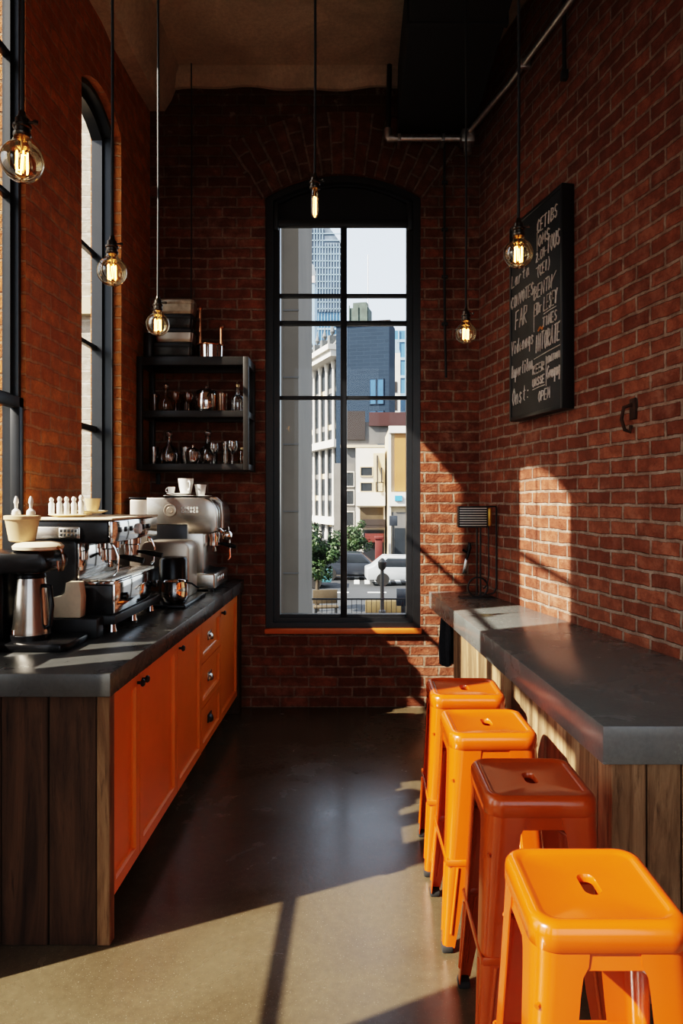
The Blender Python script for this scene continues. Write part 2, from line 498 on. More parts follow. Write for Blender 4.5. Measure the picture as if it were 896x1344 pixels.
def wall(name, p0, udir, length, height, nout, thick, holes, mat, zbase=0.0, uo=0.0):
    """wall with openings; UVs are metres along the wall and up it"""
    bm = bmesh.new(); uvl = bm.loops.layers.uv.new('UVMap')
    p0 = Vector(p0); ud = Vector(udir).normalized(); no = Vector(nout).normalized()
    def W(u, z, d=0): return p0 + ud * u + Vector((0, 0, z)) + no * d
    outer = [(0, zbase), (length, zbase), (length, height), (0, height)]
    loops = [outer] + holes
    flat = [p for l in loops for p in l]
    tris = tessellate_polygon([[Vector((p[0], p[1], 0)) for p in l] for l in loops])
    vs = [bm.verts.new(W(*p)) for p in flat]
    for t in tris:
        try: f = bm.faces.new([vs[i] for i in t])
        except ValueError: continue
        for lp, i in zip(f.loops, t): lp[uvl].uv = (flat[i][0] + uo, flat[i][1])
    for f in bm.faces:
        f.normal_update()
        if f.normal.dot(no) > 0: f.normal_flip()
    for h in holes:
        n = len(h)
        cu = sum(p[0] for p in h) / n; cz = sum(p[1] for p in h) / n
        for i in range(n):
            a, b = h[i], h[(i + 1) % n]
            q = [bm.verts.new(W(a[0], a[1], 0)), bm.verts.new(W(b[0], b[1], 0)), bm.verts.new(W(b[0], b[1], thick)), bm.verts.new(W(a[0], a[1], thick))]
            f = bm.faces.new(q)
            vert = abs(b[1] - a[1]) > abs(b[0] - a[0])
            uvs = [(0.05, a[1]), (0.05, b[1]), (0.05 + thick, b[1]), (0.05 + thick, a[1])] if vert else [(a[0] + uo, 0.02), (b[0] + uo, 0.02), (b[0] + uo, 0.02 + thick), (a[0] + uo, 0.02 + thick)]
            for lp, uv in zip(f.loops, uvs): lp[uvl].uv = uv
            f.normal_update()
            c = f.calc_center_median()
            if f.normal.dot(W(cu, cz, thick / 2) - c) < 0: f.normal_flip()
    me = bpy.data.meshes.new(name)
    bm.to_mesh(me); bm.free()
    me.materials.append(M(mat))
    ob = bpy.data.objects.new(name, me); COL.objects.link(ob)
    ORG[ob.name] = Vector((0, 0, 0))
    return struct(ob)

# ------------------------------------------------------------------ room shell
YB = 5.22           # back wall
XL = -1.55          # left wall
CEIL = 4.72
YR = -2.7           # wall behind the viewpoint
SPL = 0.22          # right wall opens out towards the viewer
def XR(y): return 0.90 + (YB - y) * SPL
YF = YR

mb = MB(); mb.box(XL - 0.3, XR(YR) + 0.3, YR - 0.2, YB + 0.3, -0.2, 0.0)
struct(mb.build('floor', 'floor_concrete'))
mb = MB(); mb.box(XL - 0.3, XR(YR) + 0.3, YR - 0.2, YB + 0.3, CEIL, CEIL + 0.2)
struct(mb.build('ceiling', 'plaster'))
# plaster beams: one along the back wall, one along the left wall
def wavy_beam(name, axis, a, b, poly):
    mb = MB(); n = 40
    rings = []
    for i in range(n + 1):
        t = a + (b - a) * i / n
        jz = 0.012 * math.sin(t * 5.1) + 0.008 * math.sin(t * 13.7)
        rings.append([((t, p[0], p[1] + (jz if p[1] < CEIL - 0.1 else 0)) if axis == 'x' else (p[0], t, p[1] + (jz if p[1] < CEIL - 0.1 else 0))) for p in poly])
    mb.rings(rings)
    return struct(mb.build(name, 'plaster'))
wavy_beam('trim_1', 'x', XL, 0.95, [(YB + 0.02, CEIL), (YB + 0.02, 4.60), (YB - 0.03, 4.60), (YB - 0.09, 4.66), (YB - 0.10, CEIL)])
wavy_beam('trim_2', 'y', YR, YB, [(XL - 0.02, CEIL), (XL - 0.02, 4.42), (XL + 0.11, 4.42), (XL + 0.16, 4.50), (XL + 0.24, CEIL)])

BW = (-0.692, 0.465, 0.585, 3.80, 0.17)   # back window: u0 u1 sill spring rise
hb = arc_loop(BW[0] - XL, BW[1] - XL, BW[2], BW[3], BW[4])
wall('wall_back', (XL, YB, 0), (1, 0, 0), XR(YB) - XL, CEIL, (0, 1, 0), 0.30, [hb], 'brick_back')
LW = [(2.46, 3.27, 1.05, 4.20, 0.10), (3.93, 4.585, 1.05, 3.92, 0.12)]
LX = [(1.17, 2.07, 0.15, 2.93, 0.0), (2.14, 2.43, 1.31, 2.93, 0.0), (-0.6, 0.76, 0.15, 2.93, 0.0), (-2.4, -0.95, 0.15, 4.0, 0.1)]  # unseen openings sized for the sun patches; last added for bounce light
holes = [arc_loop(a - YR, b - YR, c, d, e, 10) for a, b, c, d, e in LW + LX]
wall('wall_left', (XL, YR, 0), (0, 1, 0), YB - YR, CEIL, (-1, 0, 0), 0.20, holes, 'brick_left')
rl = math.hypot(YB - YR, XR(YR) - 0.90)
rdir = Vector((XR(YR) - 0.90, YR - YB, 0)).normalized()
wall('wall_right', (0.90, YB, 0), rdir, rl, CEIL, (1, SPL, 0), 0.30, [], 'brick_right', uo=0.1)
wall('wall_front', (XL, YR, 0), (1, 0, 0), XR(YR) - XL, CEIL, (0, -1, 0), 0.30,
     [[(0.3, 0.2), (1.95, 0.2), (1.95, 4.1), (0.3, 4.1)], [(2.15, 0.2), (3.9, 0.2), (3.9, 4.1), (2.15, 4.1)]], 'brick_back')  # unseen rear openings added to let in fill light

# brick arch over the back window (radial bricks, a little proud of the wall)
bm = bmesh.new(); uvl = bm.loops.layers.uv.new('UVMap')
half = (BW[1] - BW[0]) / 2; rise = BW[4]; rad = (half ** 2 + rise ** 2) / (2 * rise); cz = BW[3] + rise - rad; cu = (BW[0] + BW[1]) / 2
a0 = math.asin(half / rad) * 1.06
NA = 24
for i in range(NA):
    for (ra, rb, ya, yb) in ((rad + 0.001, rad + 0.46, YB - 0.012, YB - 0.012), (rad + 0.001, rad + 0.001, YB - 0.012, YB + 0.02)):
        q = []
        for (k, r, yy) in ((i, ra, ya), (i + 1, ra, ya), (i + 1, rb, yb), (i, rb, yb)):
            a = -a0 + 2 * a0 * k / NA
            q.append((bm.verts.new((cu + r * math.sin(a), yy, cz + r * math.cos(a))), (r - rad + 0.01, a * rad)))
        f = bm.faces.new([v for v, _ in q])
        for lp, (_, uv) in zip(f.loops, q): lp[uvl].uv = uv
me = bpy.data.meshes.new('trim_3'); bm.to_mesh(me); bm.free(); me.materials.append(M('brick_arch'))
ob = bpy.data.objects.new('trim_3', me); COL.objects.link(ob); struct(ob)

# ------------------------------------------------------------------ windows
def arch_strip(mb, loop_o, loop_i, y0, y1, conv):
    """closed frame between two same-length loops, thickness y0..y1"""
    n = len(loop_o)
    V = [[mb.bm.verts.new(conv(p, y)) for p in l] for l, y in ((loop_o, y0), (loop_i, y0), (loop_i, y1), (loop_o, y1))]
    for k in range(4):
        A, B = V[k], V[(k + 1) % 4]
        for i in range(n):
            j = (i + 1) % n
            mb.bm.faces.new((A[i], A[j], B[j], B[i]))

def back_window():
    root = thing('window_1', None, None, (cu, YB + 0.1, BW[2])); struct(root)
    conv = lambda p, y: (p[0], y, p[1])
    o = arc_loop(BW[0] + 0.002, BW[1] - 0.002, BW[2] + 0.002, BW[3] - 0.002, BW[4], 16)
    i_ = arc_loop(BW[0] + 0.10, BW[1] - 0.10, BW[2] + 0.07, BW[3] - 0.02, BW[4] - 0.04, 16)
    o2 = arc_loop(BW[0] + 0.055, BW[1] - 0.055, BW[2] + 0.04, BW[3] - 0.02, BW[4] - 0.03, 16)
    mb = MB(); arch_strip(mb, o, o2, YB + 0.02, YB + 0.22, conv); arch_strip(mb, o2, i_, YB + 0.07, YB + 0.17, conv)
    mb.box(BW[0] + 0.05, BW[1] - 0.05, YB + 0.10, YB + 0.16, BW[2] + 0.03, BW[2] + 0.09)
    mb.build('window_frame', 'black_frame', root, w=True)
    zt = 3.62
    mb = MB()
    lp = [(p[0], p[1]) for p in arc_loop(BW[0] + 0.07, BW[1] - 0.07, zt, BW[3] - 0.02, BW[4] - 0.035, 16)]
    mb.prism(lp, 'y', YB + 0.10, YB + 0.14)
    mb.build('arched_panel', 'duct_black', root, w=True)
    mb = MB()
    mb.box(BW[0] + 0.09, BW[1] - 0.09, YB + 0.04, YB + 0.085, zt - 0.025, zt + 0.03, 0.01)
    for s in (BW[0] + 0.075, BW[1] - 0.075):
        mb.box(s - 0.018, s + 0.018, YB + 0.035, YB + 0.09, zt - 0.05, zt + 0.16, 0.006)
    mb.build('blind_roller', 'black_metal', root, w=True)
    mb = MB(); xm = -0.11; s = 5.32 / F
    mb.box(xm - 0.024, xm + 0.024, YB + 0.085, YB + 0.145, BW[2] + 0.07, zt, 0.004)
    for py, hh in ((388, 0.013), (424, 0.016), (522, 0.013)):
        z = EYE + (655 - py) * s
        mb.box(BW[0] + 0.09, BW[1] - 0.09, YB + 0.09, YB + 0.14, z - hh, z + hh, 0.003)
    mb.build('muntin', 'black_frame', root, w=True)
    mb = MB()
    mb.faces([(BW[0] + 0.08, YB + 0.12, BW[2] + 0.05), (BW[1] - 0.08, YB + 0.12, BW[2] + 0.05), (BW[1] - 0.08, YB + 0.12, zt), (BW[0] + 0.08, YB + 0.12, zt)], [(0, 1, 2, 3)])
    mb.build('pane', 'pane', root, w=True, smooth=False)
    mb = MB(); mb.box(BW[0] - 0.002, BW[1] + 0.005, YB - 0.035, YB + 0.05, BW[2] - 0.035, BW[2] + 0.002, 0.006)
    mb.build('window_sill', 'orange_sill', root, w=True)
back_window()

def left_window(idx, hole, bars, meet=None, vert=None, xf=0.05, xb=0.165):
    """frame front is xf behind the wall face, glass xb behind it"""
    y0, y1, z0, zs, rise = hole
    root = thing('window_%d' % idx, None, None, (XL - 0.1, (y0 + y1) / 2, z0)); struct(root)
    conv = lambda p, x: (x, p[0], p[1])
    e = 0.002
    o = arc_loop(y0 + e, y1 - e, z0 + e, zs - e, rise, 10)
    m1 = arc_loop(y0 + 0.025, y1 - 0.025, z0 + 0.04, zs - 0.02, max(rise - 0.01, 0), 10)
    i_ = arc_loop(y0 + 0.05, y1 - 0.05, z0 + 0.08, zs - 0.05, max(rise - 0.02, 0), 10)
    mb = MB()
    arch_strip(mb, o, m1, XL - xf, XL - xb - 0.02, conv)
    arch_strip(mb, m1, i_, XL - (xf * 0.5 + xb * 0.5), XL - xb - 0.01, conv)
    mb.build('window_frame', 'black_frame', root, w=True)
    mb = MB()
    for z, h in bars:
        mb.box(XL - xb - 0.012, XL - xb + 0.022, y0 + 0.03, y1 - 0.03, z - h, z + h, 0.004)
    if vert:
        for yv in vert: mb.box(XL - xb - 0.012, XL - xb + 0.022, yv - 0.012, yv + 0.012, z0 + 0.06, zs, 0.003)
    mb.build('muntin', 'black_frame', root, w=True)
    if meet:
        mb = MB(); w_ = 0.045
        xa, xc_ = XL - xf - 0.03, XL - xf + 0.015
        for a, b in ((y0 + 0.005, y0 + 0.005 + w_), (y1 - 0.005 - w_, y1 - 0.005)):
            mb.box(xa, xc_, a, b, z0 + 0.03, meet, 0.004)
        mb.box(xa, xc_, y0 + 0.005, y1 - 0.005, meet - 0.05, meet, 0.004)
        mb.box(xa, xc_, y0 + 0.005, y1 - 0.005, z0 + 0.03, z0 + 0.09, 0.004)
        mb.build('lower_sash', 'black_frame', root, w=True)
    mb = MB()
    lp = arc_loop(y0 + 0.04, y1 - 0.04, z0 + 0.07, zs - 0.03, max(rise - 0.02, 0), 10)
    mb.faces([(XL - xb, p[0], p[1]) for p in lp], [tuple(range(len(lp)))])
    mb.build('pane', 'pane', root, w=True, smooth=False)
left_window(2, LW[0], [(2.02, 0.02), (2.95, 0.014), (3.6, 0.014)], 2.02, None, 0.022, 0.075)
left_window(3, LW[1], [(2.0, 0.02), (2.53, 0.014), (3.13, 0.014)])
left_window(4, LX[0], [(1.3, 0.015)])
left_window(5, LX[1], [])
left_window(6, LX[2], [(1.3, 0.015)], None, [0.1])
left_window(7, LX[3], [(1.3, 0.015), (2.6, 0.015)], None, [-1.7])  # unseen window added for bounce light

# ------------------------------------------------------------------ left counter: cabinets, worktop, plank end
XC = -0.872          # cabinet front plane
TOPZ = 0.95
mb = MB(); mb.box(XL + 0.003, -0.85, 2.405, YB - 0.004, TOPZ - 0.08, TOPZ, 0.004)
single(mb, 'worktop', 'slate_top', 'long dark slate worktop running over the orange cabinets', 'countertop', (-1.2, 3.8, TOPZ - 0.08))

mb = MB()
random.seed(3)
xs = [XL + 0.004, -1.405, -1.24, -1.075, XC - 0.035]
for i in range(4):
    mb.box(xs[i] + 0.002, xs[i + 1] - 0.002, 2.43 + random.uniform(0, 0.006), 2.465, 0.0, TOPZ - 0.081, 0.003, 1)
rt = thing('wooden_partition', 'dark reclaimed plank partition closing the near end of the orange counter', 'panel', (-1.2, 2.45, 0))
mb.build('plank_boards', 'wood_dark', rt, w=True)
mb = MB(); mb.box(XC - 0.034, XC + 0.012, 2.43, 2.475, 0.0, TOPZ - 0.081, 0.003, 1)
mb.build('corner_post', 'wood_edge', rt, w=True)

def shaker(mb, y0, y1, z0, z1, stile=0.062):
    t = bmesh.new()
    x = XC
    bx = 0.02
    vs = [t.verts.new(p) for p in ((x, y0, z0), (x, y1, z0), (x, y1, z1), (x, y0, z1), (x - bx, y0, z0), (x - bx, y1, z0), (x - bx, y1, z1), (x - bx, y0, z1))]
    fr = t.faces.new(vs[:4])
    for f in ((7, 6, 5, 4), (0, 4, 5, 1), (1, 5, 6, 2), (2, 6, 7, 3), (3, 7, 4, 0)):
        t.faces.new([vs[i] for i in f])
    bmesh.ops.recalc_face_normals(t, faces=t.faces)
    bmesh.ops.inset_individual(t, faces=[fr], thickness=stile)
    bmesh.ops.inset_individual(t, faces=[fr], thickness=0.006)
    bmesh.ops.translate(t, vec=(-0.011, 0, 0), verts=fr.verts)
    bmesh.ops.inset_individual(t, faces=[fr], thickness=0.010)
    bmesh.ops.translate(t, vec=(-0.004, 0, 0), verts=fr.verts)
    for v in list(t.verts): pass
    mb._merge(t)

def knob(parent, y, z):
    mb = MB()
    mb.cyl((0, 0, 0), 0.006, 0.016, 10)
    mb.lathe([(0.008, 0.014), (0.014, 0.018), (0.015, 0.024), (0.010, 0.030)], n=14)
    bmesh.ops.transform(mb.bm, matrix=Matrix.Translation((XC - 0.001, y, z)) @ Matrix.Rotation(R(90), 4, 'Y'), verts=mb.bm.verts)
    mb.build('knob', 'black_metal', parent, w=True)

CB = 0.13; CT = TOPZ - 0.081
def carcass(root, y0, y1):
    mb = MB()
    mb.box(XL + 0.01, XC - 0.021, y0 + 0.001, y1 - 0.001, CB, CT)
    mb.build('carcass', 'orange_cabinet', root, w=True)
    mb = MB(); mb.box(XL + 0.01, XC - 0.18, y0 + 0.001, y1 - 0.001, 0.0, CB)
    mb.build('toe_kick', 'black_metal', root, w=True)
def feet(root, ys):
    for y in ys:
        mb = MB(); mb.lathe([(0.016, 0), (0.022, 0.02), (0.026, CB)], (XC - 0.13, y, 0), 12)
        mb.build('foot', 'orange_cabinet', root, w=True)

def cabinet(label, y0, y1, doors, group='orange base cabinets'):
    root = thing('base_cabinet', label, 'cabinet', (-1.2, (y0 + y1) / 2, 0), 0, group)
    carcass(root, y0, y1)
    for a, b, kside in doors:
        mb = MB(); shaker(mb, a + 0.003, b - 0.003, CB + 0.004, CT - 0.012)
        d = mb.build('door', 'orange_cabinet', root, w=True, smooth=False)
        knob(d, (a + 0.03) if kside < 0 else (b - 0.03), CT - 0.045)
    feet(root, (y0 + 0.05, y1 - 0.05))
    return root
cabinet('two-door orange base cabinet nearest the viewer beside the plank end', 2.477, 3.38, [(2.477, 2.80, 1), (2.80, 3.38, -1)])
cabinet('single-door orange base cabinet between the wide two-door one and the drawers', 3.38, 3.90, [(3.38, 3.90, -1)])
# drawer unit
root = thing('drawer_cabinet', 'orange base cabinet with a stack of three drawers and cup pulls', 'cabinet', (-1.2, 4.16, 0), 0, 'orange base cabinets')
carcass(root, 3.90, 4.44)
zz = [CB + 0.004, 0.375, 0.625, CT - 0.012]
for a, b in zip(zz[:-1], zz[1:]):
    mb = MB(); shaker(mb, 3.903, 4.437, a + 0.003, b - 0.003, 0.05)
    d = mb.build('drawer', 'orange_cabinet', root, w=True, smooth=False)
    zc = (a + b) / 2
    mb = MB()
    rings = []
    for i in range(9):
        t = -1 + 2 * i / 8
        rr = 0.022 * math.sqrt(max(0.02, 1 - t * t * 0.9))
        rings.append([(XC - 0.012 + rr * math.cos(q), 4.17 + t * 0.045, zc - 0.012 + rr * 1.4 * math.sin(q)) for q in [R(v) for v in (-20, 5, 30, 55, 80, 100)]])
    mb.rings(rings, False, False, False)
    mb.box(XC - 0.014, XC - 0.009, 4.12, 4.22, zc - 0.022, zc + 0.026, 0.002)
    mb.build('cup_pull', 'steel' if a > 0.3 else 'black_metal', d, w=True)
feet(root, (3.95, 4.39))
cabinet('single-door orange base cabinet at the far end by the back wall', 4.44, 5.05, [(4.44, 5.05, -1)])
mb = MB(); mb.box(XL + 0.01, XC + 0.012, 5.053, 5.12, 0, CT, 0.003, 1); mb.box(XL + 0.01, XC + 0.006, 5.122, 5.20, 0, CT, 0.003, 1)
single(mb, 'plank_post', 'wood_dark', 'dark wooden post filling the gap between cabinets and back wall', 'post', (-1.2, 5.13, 0))

# ------------------------------------------------------------------ right bar counter
BZ = 0.863
def bar_poly(off, y0, y1):
    def xf(y): return 0.525 + (5.215 - y) * 0.0695
    def xw(y): return XR(y) - 0.006
    return [(xf(y0) + off, y0), (xw(y0), y0), (xw(y1), y1), (xf(y1) + off, y1)]
mb = MB(); mb.prism(bar_poly(0, 2.12, YB - 0.004), 'z', BZ - 0.118, BZ, 0.005)
rt = thing('bar_counter', 'grey concrete bar on a reclaimed plank base along the right brick wall', 'bar counter', (1.0, 3.7, 0))
mb.build('counter_slab', 'counter_concrete', rt, w=True)

mb = MB(); random.seed(11)
y = 2.15
while y < 4.52:
    wd = random.uniform(0.08, 0.16); y1 = min(y + wd, 4.55)
    pa = bar_poly(0.035 + random.uniform(0, 0.014), y + 0.002, y1 - 0.002)
    pb = [(pa[0][0], pa[0][1]), (pa[0][0] + 0.03, pa[0][1]), (pa[3][0] + 0.03, pa[3][1]), (pa[3][0], pa[3][1])]
    mb.prism(pb, 'z', 0.0, BZ - 0.119, 0.002)
    y = y1
mb.build('front_boards', 'wood_reclaimed', rt, w=True)
mb = MB()
x = 0.775
while x < XR(2.15) - 0.05:
    wd = random.uniform(0.09, 0.15); x1 = min(x + wd, XR(2.15) - 0.012)
    mb.box(x + 0.002, x1 - 0.002, 2.150 - random.uniform(0, 0.012), 2.18, 0, BZ - 0.119, 0.003, 1)
    x = x1
mb.build('end_boards', 'wood_reclaimed', rt, w=True)

# ------------------------------------------------------------------ stools
SH = 0.735
def rsq(h, r, n=12):
    """rounded square ring, 4*n points, starting on +x side"""
    pts = []
    for cx, cy, a in ((1, 1, 0), (-1, 1, 90), (-1, -1, 180), (1, -1, 270)):
        for i in range(n):
            t = R(a + 90.0 * i / (n - 1))
            pts.append((cx * (h - r) + r * math.cos(t), cy * (h - r) + r * math.sin(t)))
    return pts
def slot(hx, hy, n=12):
    r = hx
    pts = []
    for cx, cy, a in ((1, 1, 0), (-1, 1, 90), (-1, -1, 180), (1, -1, 270)):
        for i in range(n):
            t = R(a + 90.0 * i / (n - 1))
            pts.append((cx * (hx - r) + r * math.cos(t), cy * (hy - r) + r * math.sin(t)))
    return pts
def make_stool(label, loc, rz, matname, group):
    root = thing('bar_stool', label, 'stool', loc, rz, group)
    mb = MB()
    prof = [(slot(0.016, 0.038), -0.022), (slot(0.0165, 0.0385), -0.010), (slot(0.019, 0.041), -0.006),
            (rsq(0.120, 0.030), -0.0065), (rsq(0.126, 0.033), -0.0045), (rsq(0.132, 0.036), -0.0005), (rsq(0.139, 0.04), 0.0),
            (rsq(0.148, 0.045), -0.004), (rsq(0.1545, 0.049), -0.013), (rsq(0.1565, 0.05), -0.026), (rsq(0.157, 0.05), -0.052), (rsq(0.154, 0.048), -0.055),
            (rsq(0.152, 0.047), -0.050), (rsq(0.150, 0.045), -0.012)]
    mb.rings([[(x, y, SH + z) for x, y in p] for p, z in prof], True, False, False)
    mb.build('seat', matname, root, angle=50)
    # apron: deeper skirt under the seat, between the legs
    mb = MB()
    mb.rings([[(x, y, SH + z) for x, y in rsq(h, 0.046)] for h, z in ((0.1505, -0.045), (0.1535, -0.088), (0.151, -0.09), (0.148, -0.045))], True, False, False)
    mb.build('apron', matname, root, angle=50)
    for sx, sy in ((-1, -1), (1, -1), (1, 1), (-1, 1)):
        mb = MB(); rings = []
        for t, wv in ((0.0, 0.106), (0.045, 0.104), (0.075, 0.094), (0.13, 0.090), (0.3, 0.084), (0.5, 0.076), (0.7, 0.066), (0.85, 0.054), (0.96, 0.044), (1.0, 0.040)):
            z = (SH - 0.05) * (1 - t) + 0.018 * t
            c = 0.1545 + 0.032 * (t ** 1.15); r = 0.047 * (1 - t) + 0.016 * t; th = 0.0035
            out = [(c, c - wv)]
            for i in range(7):
                a = R(90.0 * i / 6)
                out.append((c - r + r * math.cos(a), c - r + r * math.sin(a)))
            out.append((c - wv, c))
            inn = [(c - th, c - wv)]
            for i in range(7):
                a = R(90.0 * i / 6)
                inn.append((c - r + (r - th) * math.cos(a), c - r + (r - th) * math.sin(a)))
            inn.append((c - wv, c - th))
            ring = [(sx * px, sy * py, z) for px, py in out + inn[::-1]]
            rings.append(ring)
        mb.rings(rings)
        # pressed stiffening rib low on each wing
        for k in range(2):
            c0 = 0.1545 + 0.032 * (0.60 ** 1.15) ; c1 = 0.1545 + 0.032 * (0.93 ** 1.15)
            z0 = (SH - 0.05) * 0.40 + 0.011; z1 = (SH - 0.05) * 0.07 + 0.017
            p0 = (c0 - 0.001, c0 - 0.040, z0); p1 = (c1 - 0.001, c1 - 0.026, z1)
            if k: p0 = (p0[1], p0[0], p0[2]); p1 = (p1[1], p1[0], p1[2])
            mb.tube([(sx * p0[0], sy * p0[1], p0[2]), (sx * p1[0], sy * p1[1], p1[2])], 0.006, 8)
        lg = mb.build('leg', matname, root, angle=50)
        c = 0.186
        mb = MB()
        mb.box(c - 0.036, c + 0.003, c - 0.036, c + 0.003, 0.0, 0.024, 0.006)
        for v in mb.bm.verts: v.co.x *= sx; v.co.y *= sy
        mb.build('rubber_foot', 'rubber', lg)
    zr = 0.30; cr = 0.170
    for k in range(4):
        mb = MB()
        m_ = Matrix.Rotation(k * PI / 2, 4, 'Z')
        mb.box(-cr, cr, -cr - 0.004, -cr + 0.003, zr - 0.011, zr + 0.011, 0.003, 2, m_)
        mb.build('stretcher', matname, root)
    mb = MB()
    for k in range(2):
        m_ = Matrix.Rotation(PI / 4 + k * PI / 2, 4, 'Z')
        mb.tube([m_ @ Vector((-0.212, 0, SH - 0.16)), m_ @ Vector((-0.03, 0, SH - 0.105 - 0.006 * k)), m_ @ Vector((0.03, 0, SH - 0.105 - 0.006 * k)), m_ @ Vector((0.212, 0, SH - 0.16))], 0.006, 8)
    mb.build('cross_brace', matname, root)
    return root
G = 'orange metal bar stools along the bar'
st = make_stool('bright orange metal stool nearest the viewer, in front of the bar end', (0.492, 1.495, 0), R(0), 'orange_paint', G)
s3 = make_stool('darker burnt-orange metal stool in shade, second from the viewer', (0.505, 2.065, 0), R(0), 'orange_paint_shaded', G)
dup(st, (0.472, 2.58, 0), 'sunlit orange metal stool standing behind the shade-darkened one', R(1), G)
dup(st, (0.462, 3.055, 0), 'farthest orange metal stool in the row, closest to the back window', R(-1), G)

# ------------------------------------------------------------------ pendants
def pendant(label, loc, kind='globe', r=0.054, top=CEIL, group='bare bulb pendants'):
    """loc = centre of the glass globe"""
    x, y, z = loc
    root = thing('pendant_lamp', label, 'lamp', (x, y, z), 0, group)
    zs = r * 1.28
    mb = MB(); mb.tube([(0, 0, zs + 0.055), (0.002, 0, zs + 0.5), (0, 0, top - z - 0.02)], 0.0055, 8)
    mb.build('cord', 'cord_black', root)
    mb = MB(); mb.lathe([(0.05, 0), (0.048, -0.012), (0.02, -0.025)], (0, 0, top - z - 0.0005), 20)
    mb.build('ceiling_rose', 'black_metal', root)
    mb = MB()
    mb.lathe([(0.020, 0.0), (0.0225, 0.004), (0.0225, 0.010), (0.0195, 0.013), (0.0195, 0.022), (0.0235, 0.025), (0.0235, 0.031), (0.018, 0.035), (0.017, 0.048), (0.010, 0.056), (0.008, 0.068)], (0, 0, zs - 0.006), 20)
    mb.tube([(0.018, 0, zs + 0.033), (0.034, 0, zs + 0.033)], 0.0035, 8)
    mb.lathe([(0.0065, 0), (0.0065, 0.008)], (0.036, 0, zs + 0.029), 10)
    mb.build('socket', 'socket_metal', root)
    mb = MB()
    if kind == 'globe':
        prof = []
        for i in range(19):
            a = R(-90 + 150 * i / 18)
            prof.append((r * math.cos(a), r * math.sin(a)))
        prof += [(0.022, r * 1.06), (0.018, zs - 0.003), (0.0175, zs + 0.004)]
    else:
        prof = [(0.001, -0.060), (0.008, -0.058), (0.014, -0.050), (0.0165, -0.035), (0.0165, 0.02), (0.014, 0.045), (0.013, zs + 0.004)]
    mb.lathe(prof, n=28, cap0=False, cap1=False)
    gl = mb.build('bulb', 'bulb_glass', root, angle=80)
    mb = MB()
    if kind == 'globe':
        n = 6; fr = r * 0.27; pts = []
        for i in range(n):
            a = 2 * PI * i / n
            lo, hi = -r * 0.52, r * 0.42
            pts += [(fr * math.cos(a), fr * math.sin(a), lo if i % 2 else hi), (fr * math.cos(a + 0.15), fr * math.sin(a + 0.15), hi if i % 2 else lo)]
        mb.tube(pts, 0.0020, 5)
    else:
        pts = []
        for i in range(5):
            a = 2 * PI * i / 5
            lo, hi = -0.045, 0.03
            pts += [(0.006 * math.cos(a), 0.006 * math.sin(a), lo if i % 2 else hi), (0.006 * math.cos(a + .2), 0.006 * math.sin(a + .2), hi if i % 2 else lo)]
        mb.tube(pts, 0.0014, 5)
    mb.build('filament', 'filament', gl)
    mb = MB()
    mb.tube([(0, 0, zs), (0, 0, r * 0.45)], 0.0035, 6); mb.tube([(0, 0, r * 0.45), (r * 0.26, 0, r * 0.42)], 0.001, 4); mb.tube([(0, 0, r * 0.45), (-r * 0.26, 0, r * 0.42)], 0.001, 4)
    mb.build('stem', 'brass', gl)
    return root
pendant('globe bulb pendant closest to the viewer, by the left window edge', (-0.882, 1.84, 2.436))
pendant('globe bulb pendant hanging before the narrow arched left window', (-0.913, 2.60, 2.394))
pendant('globe bulb pendant in front of the stacked tins on the shelf', (-0.943, 3.30, 2.372))
pendant('slim tubular bulb pendant hanging in front of the tall back window', (-0.186, 3.00, 2.812), 'tube', 0.054)
pendant('globe bulb pendant hanging beside the chalkboard, larger of the right pair', (0.594, 2.60, 2.46), top=4.26)
pendant('globe bulb pendant near the right back corner, smaller of the right pair', (0.552, 3.60, 2.40), top=4.26)
mb = MB(); mb.tube([(-1.214, 5.10, CEIL), (-1.212, 5.10, 4.0), (-1.216, 5.10, 3.0), (-1.21, 5.10, 2.60), (-1.23, 5.12, 2.545)], 0.0045, 8)
single(mb, 'hanging_cable', 'cord_black', 'thin black cable hanging down the back wall behind the stacked tins', 'cable', (-1.214, 5.10, 2.545))

# ------------------------------------------------------------------ duct, pipes
mb = MB()
mb.prism([(0.29, 1.2), (0.84, 1.2), (0.84, YB - 0.01), (0.29, YB - 0.01)], 'z', 4.26, CEIL - 0.001, 0.01)
for yy in (2.0, 3.0, 4.0): mb.box(0.275, 0.855, yy - 0.02, yy + 0.02, 4.25, CEIL - 0.002, 0.004)
single(mb, 'air_duct', 'duct_black', 'big black rectangular duct under the ceiling at right', 'duct', (0.56, 3.2, 4.26))
def pz(py, d): return EYE + (655 - py) * d / F
def px(p, d): return (p - 470) * d / F
root = thing('conduit_pipe', 'galvanised pipe turning along the back wall under the black duct', 'pipe', (px(508, 5.12), 5.12, 4.18))
mb = MB(); zz_ = pz(182, 5.12)
mb.tube([(px(514, 5.12), 5.12, zz_), (px(603, 5.12), 5.12, zz_)], 0.021, 12)
for k in range(12):
    x = px(520, 5.12) + k * 0.035
    mb.tube([(x, 5.12, zz_), (x + 0.012, 5.12, zz_)], 0.024, 12)
mb.build('horizontal_pipe', 'galvanised', root, w=True)
mb = MB(); mb.tube([(px(509, 5.12), 5.12, zz_ + 0.04), (px(511, 5.12), 5.12, CEIL)], 0.019, 12)
mb.build('riser', 'black_metal', root, w=True)
mb = MB(); mb.tube([(px(509, 5.12), 5.12, zz_ + 0.07), (px(509, 5.12), 5.12, zz_ + 0.01), (px(510, 5.12), 5.12, zz_), (px(517, 5.12), 5.12, zz_)], 0.030, 12)
mb.build('elbow', 'galvanised', root, w=True)
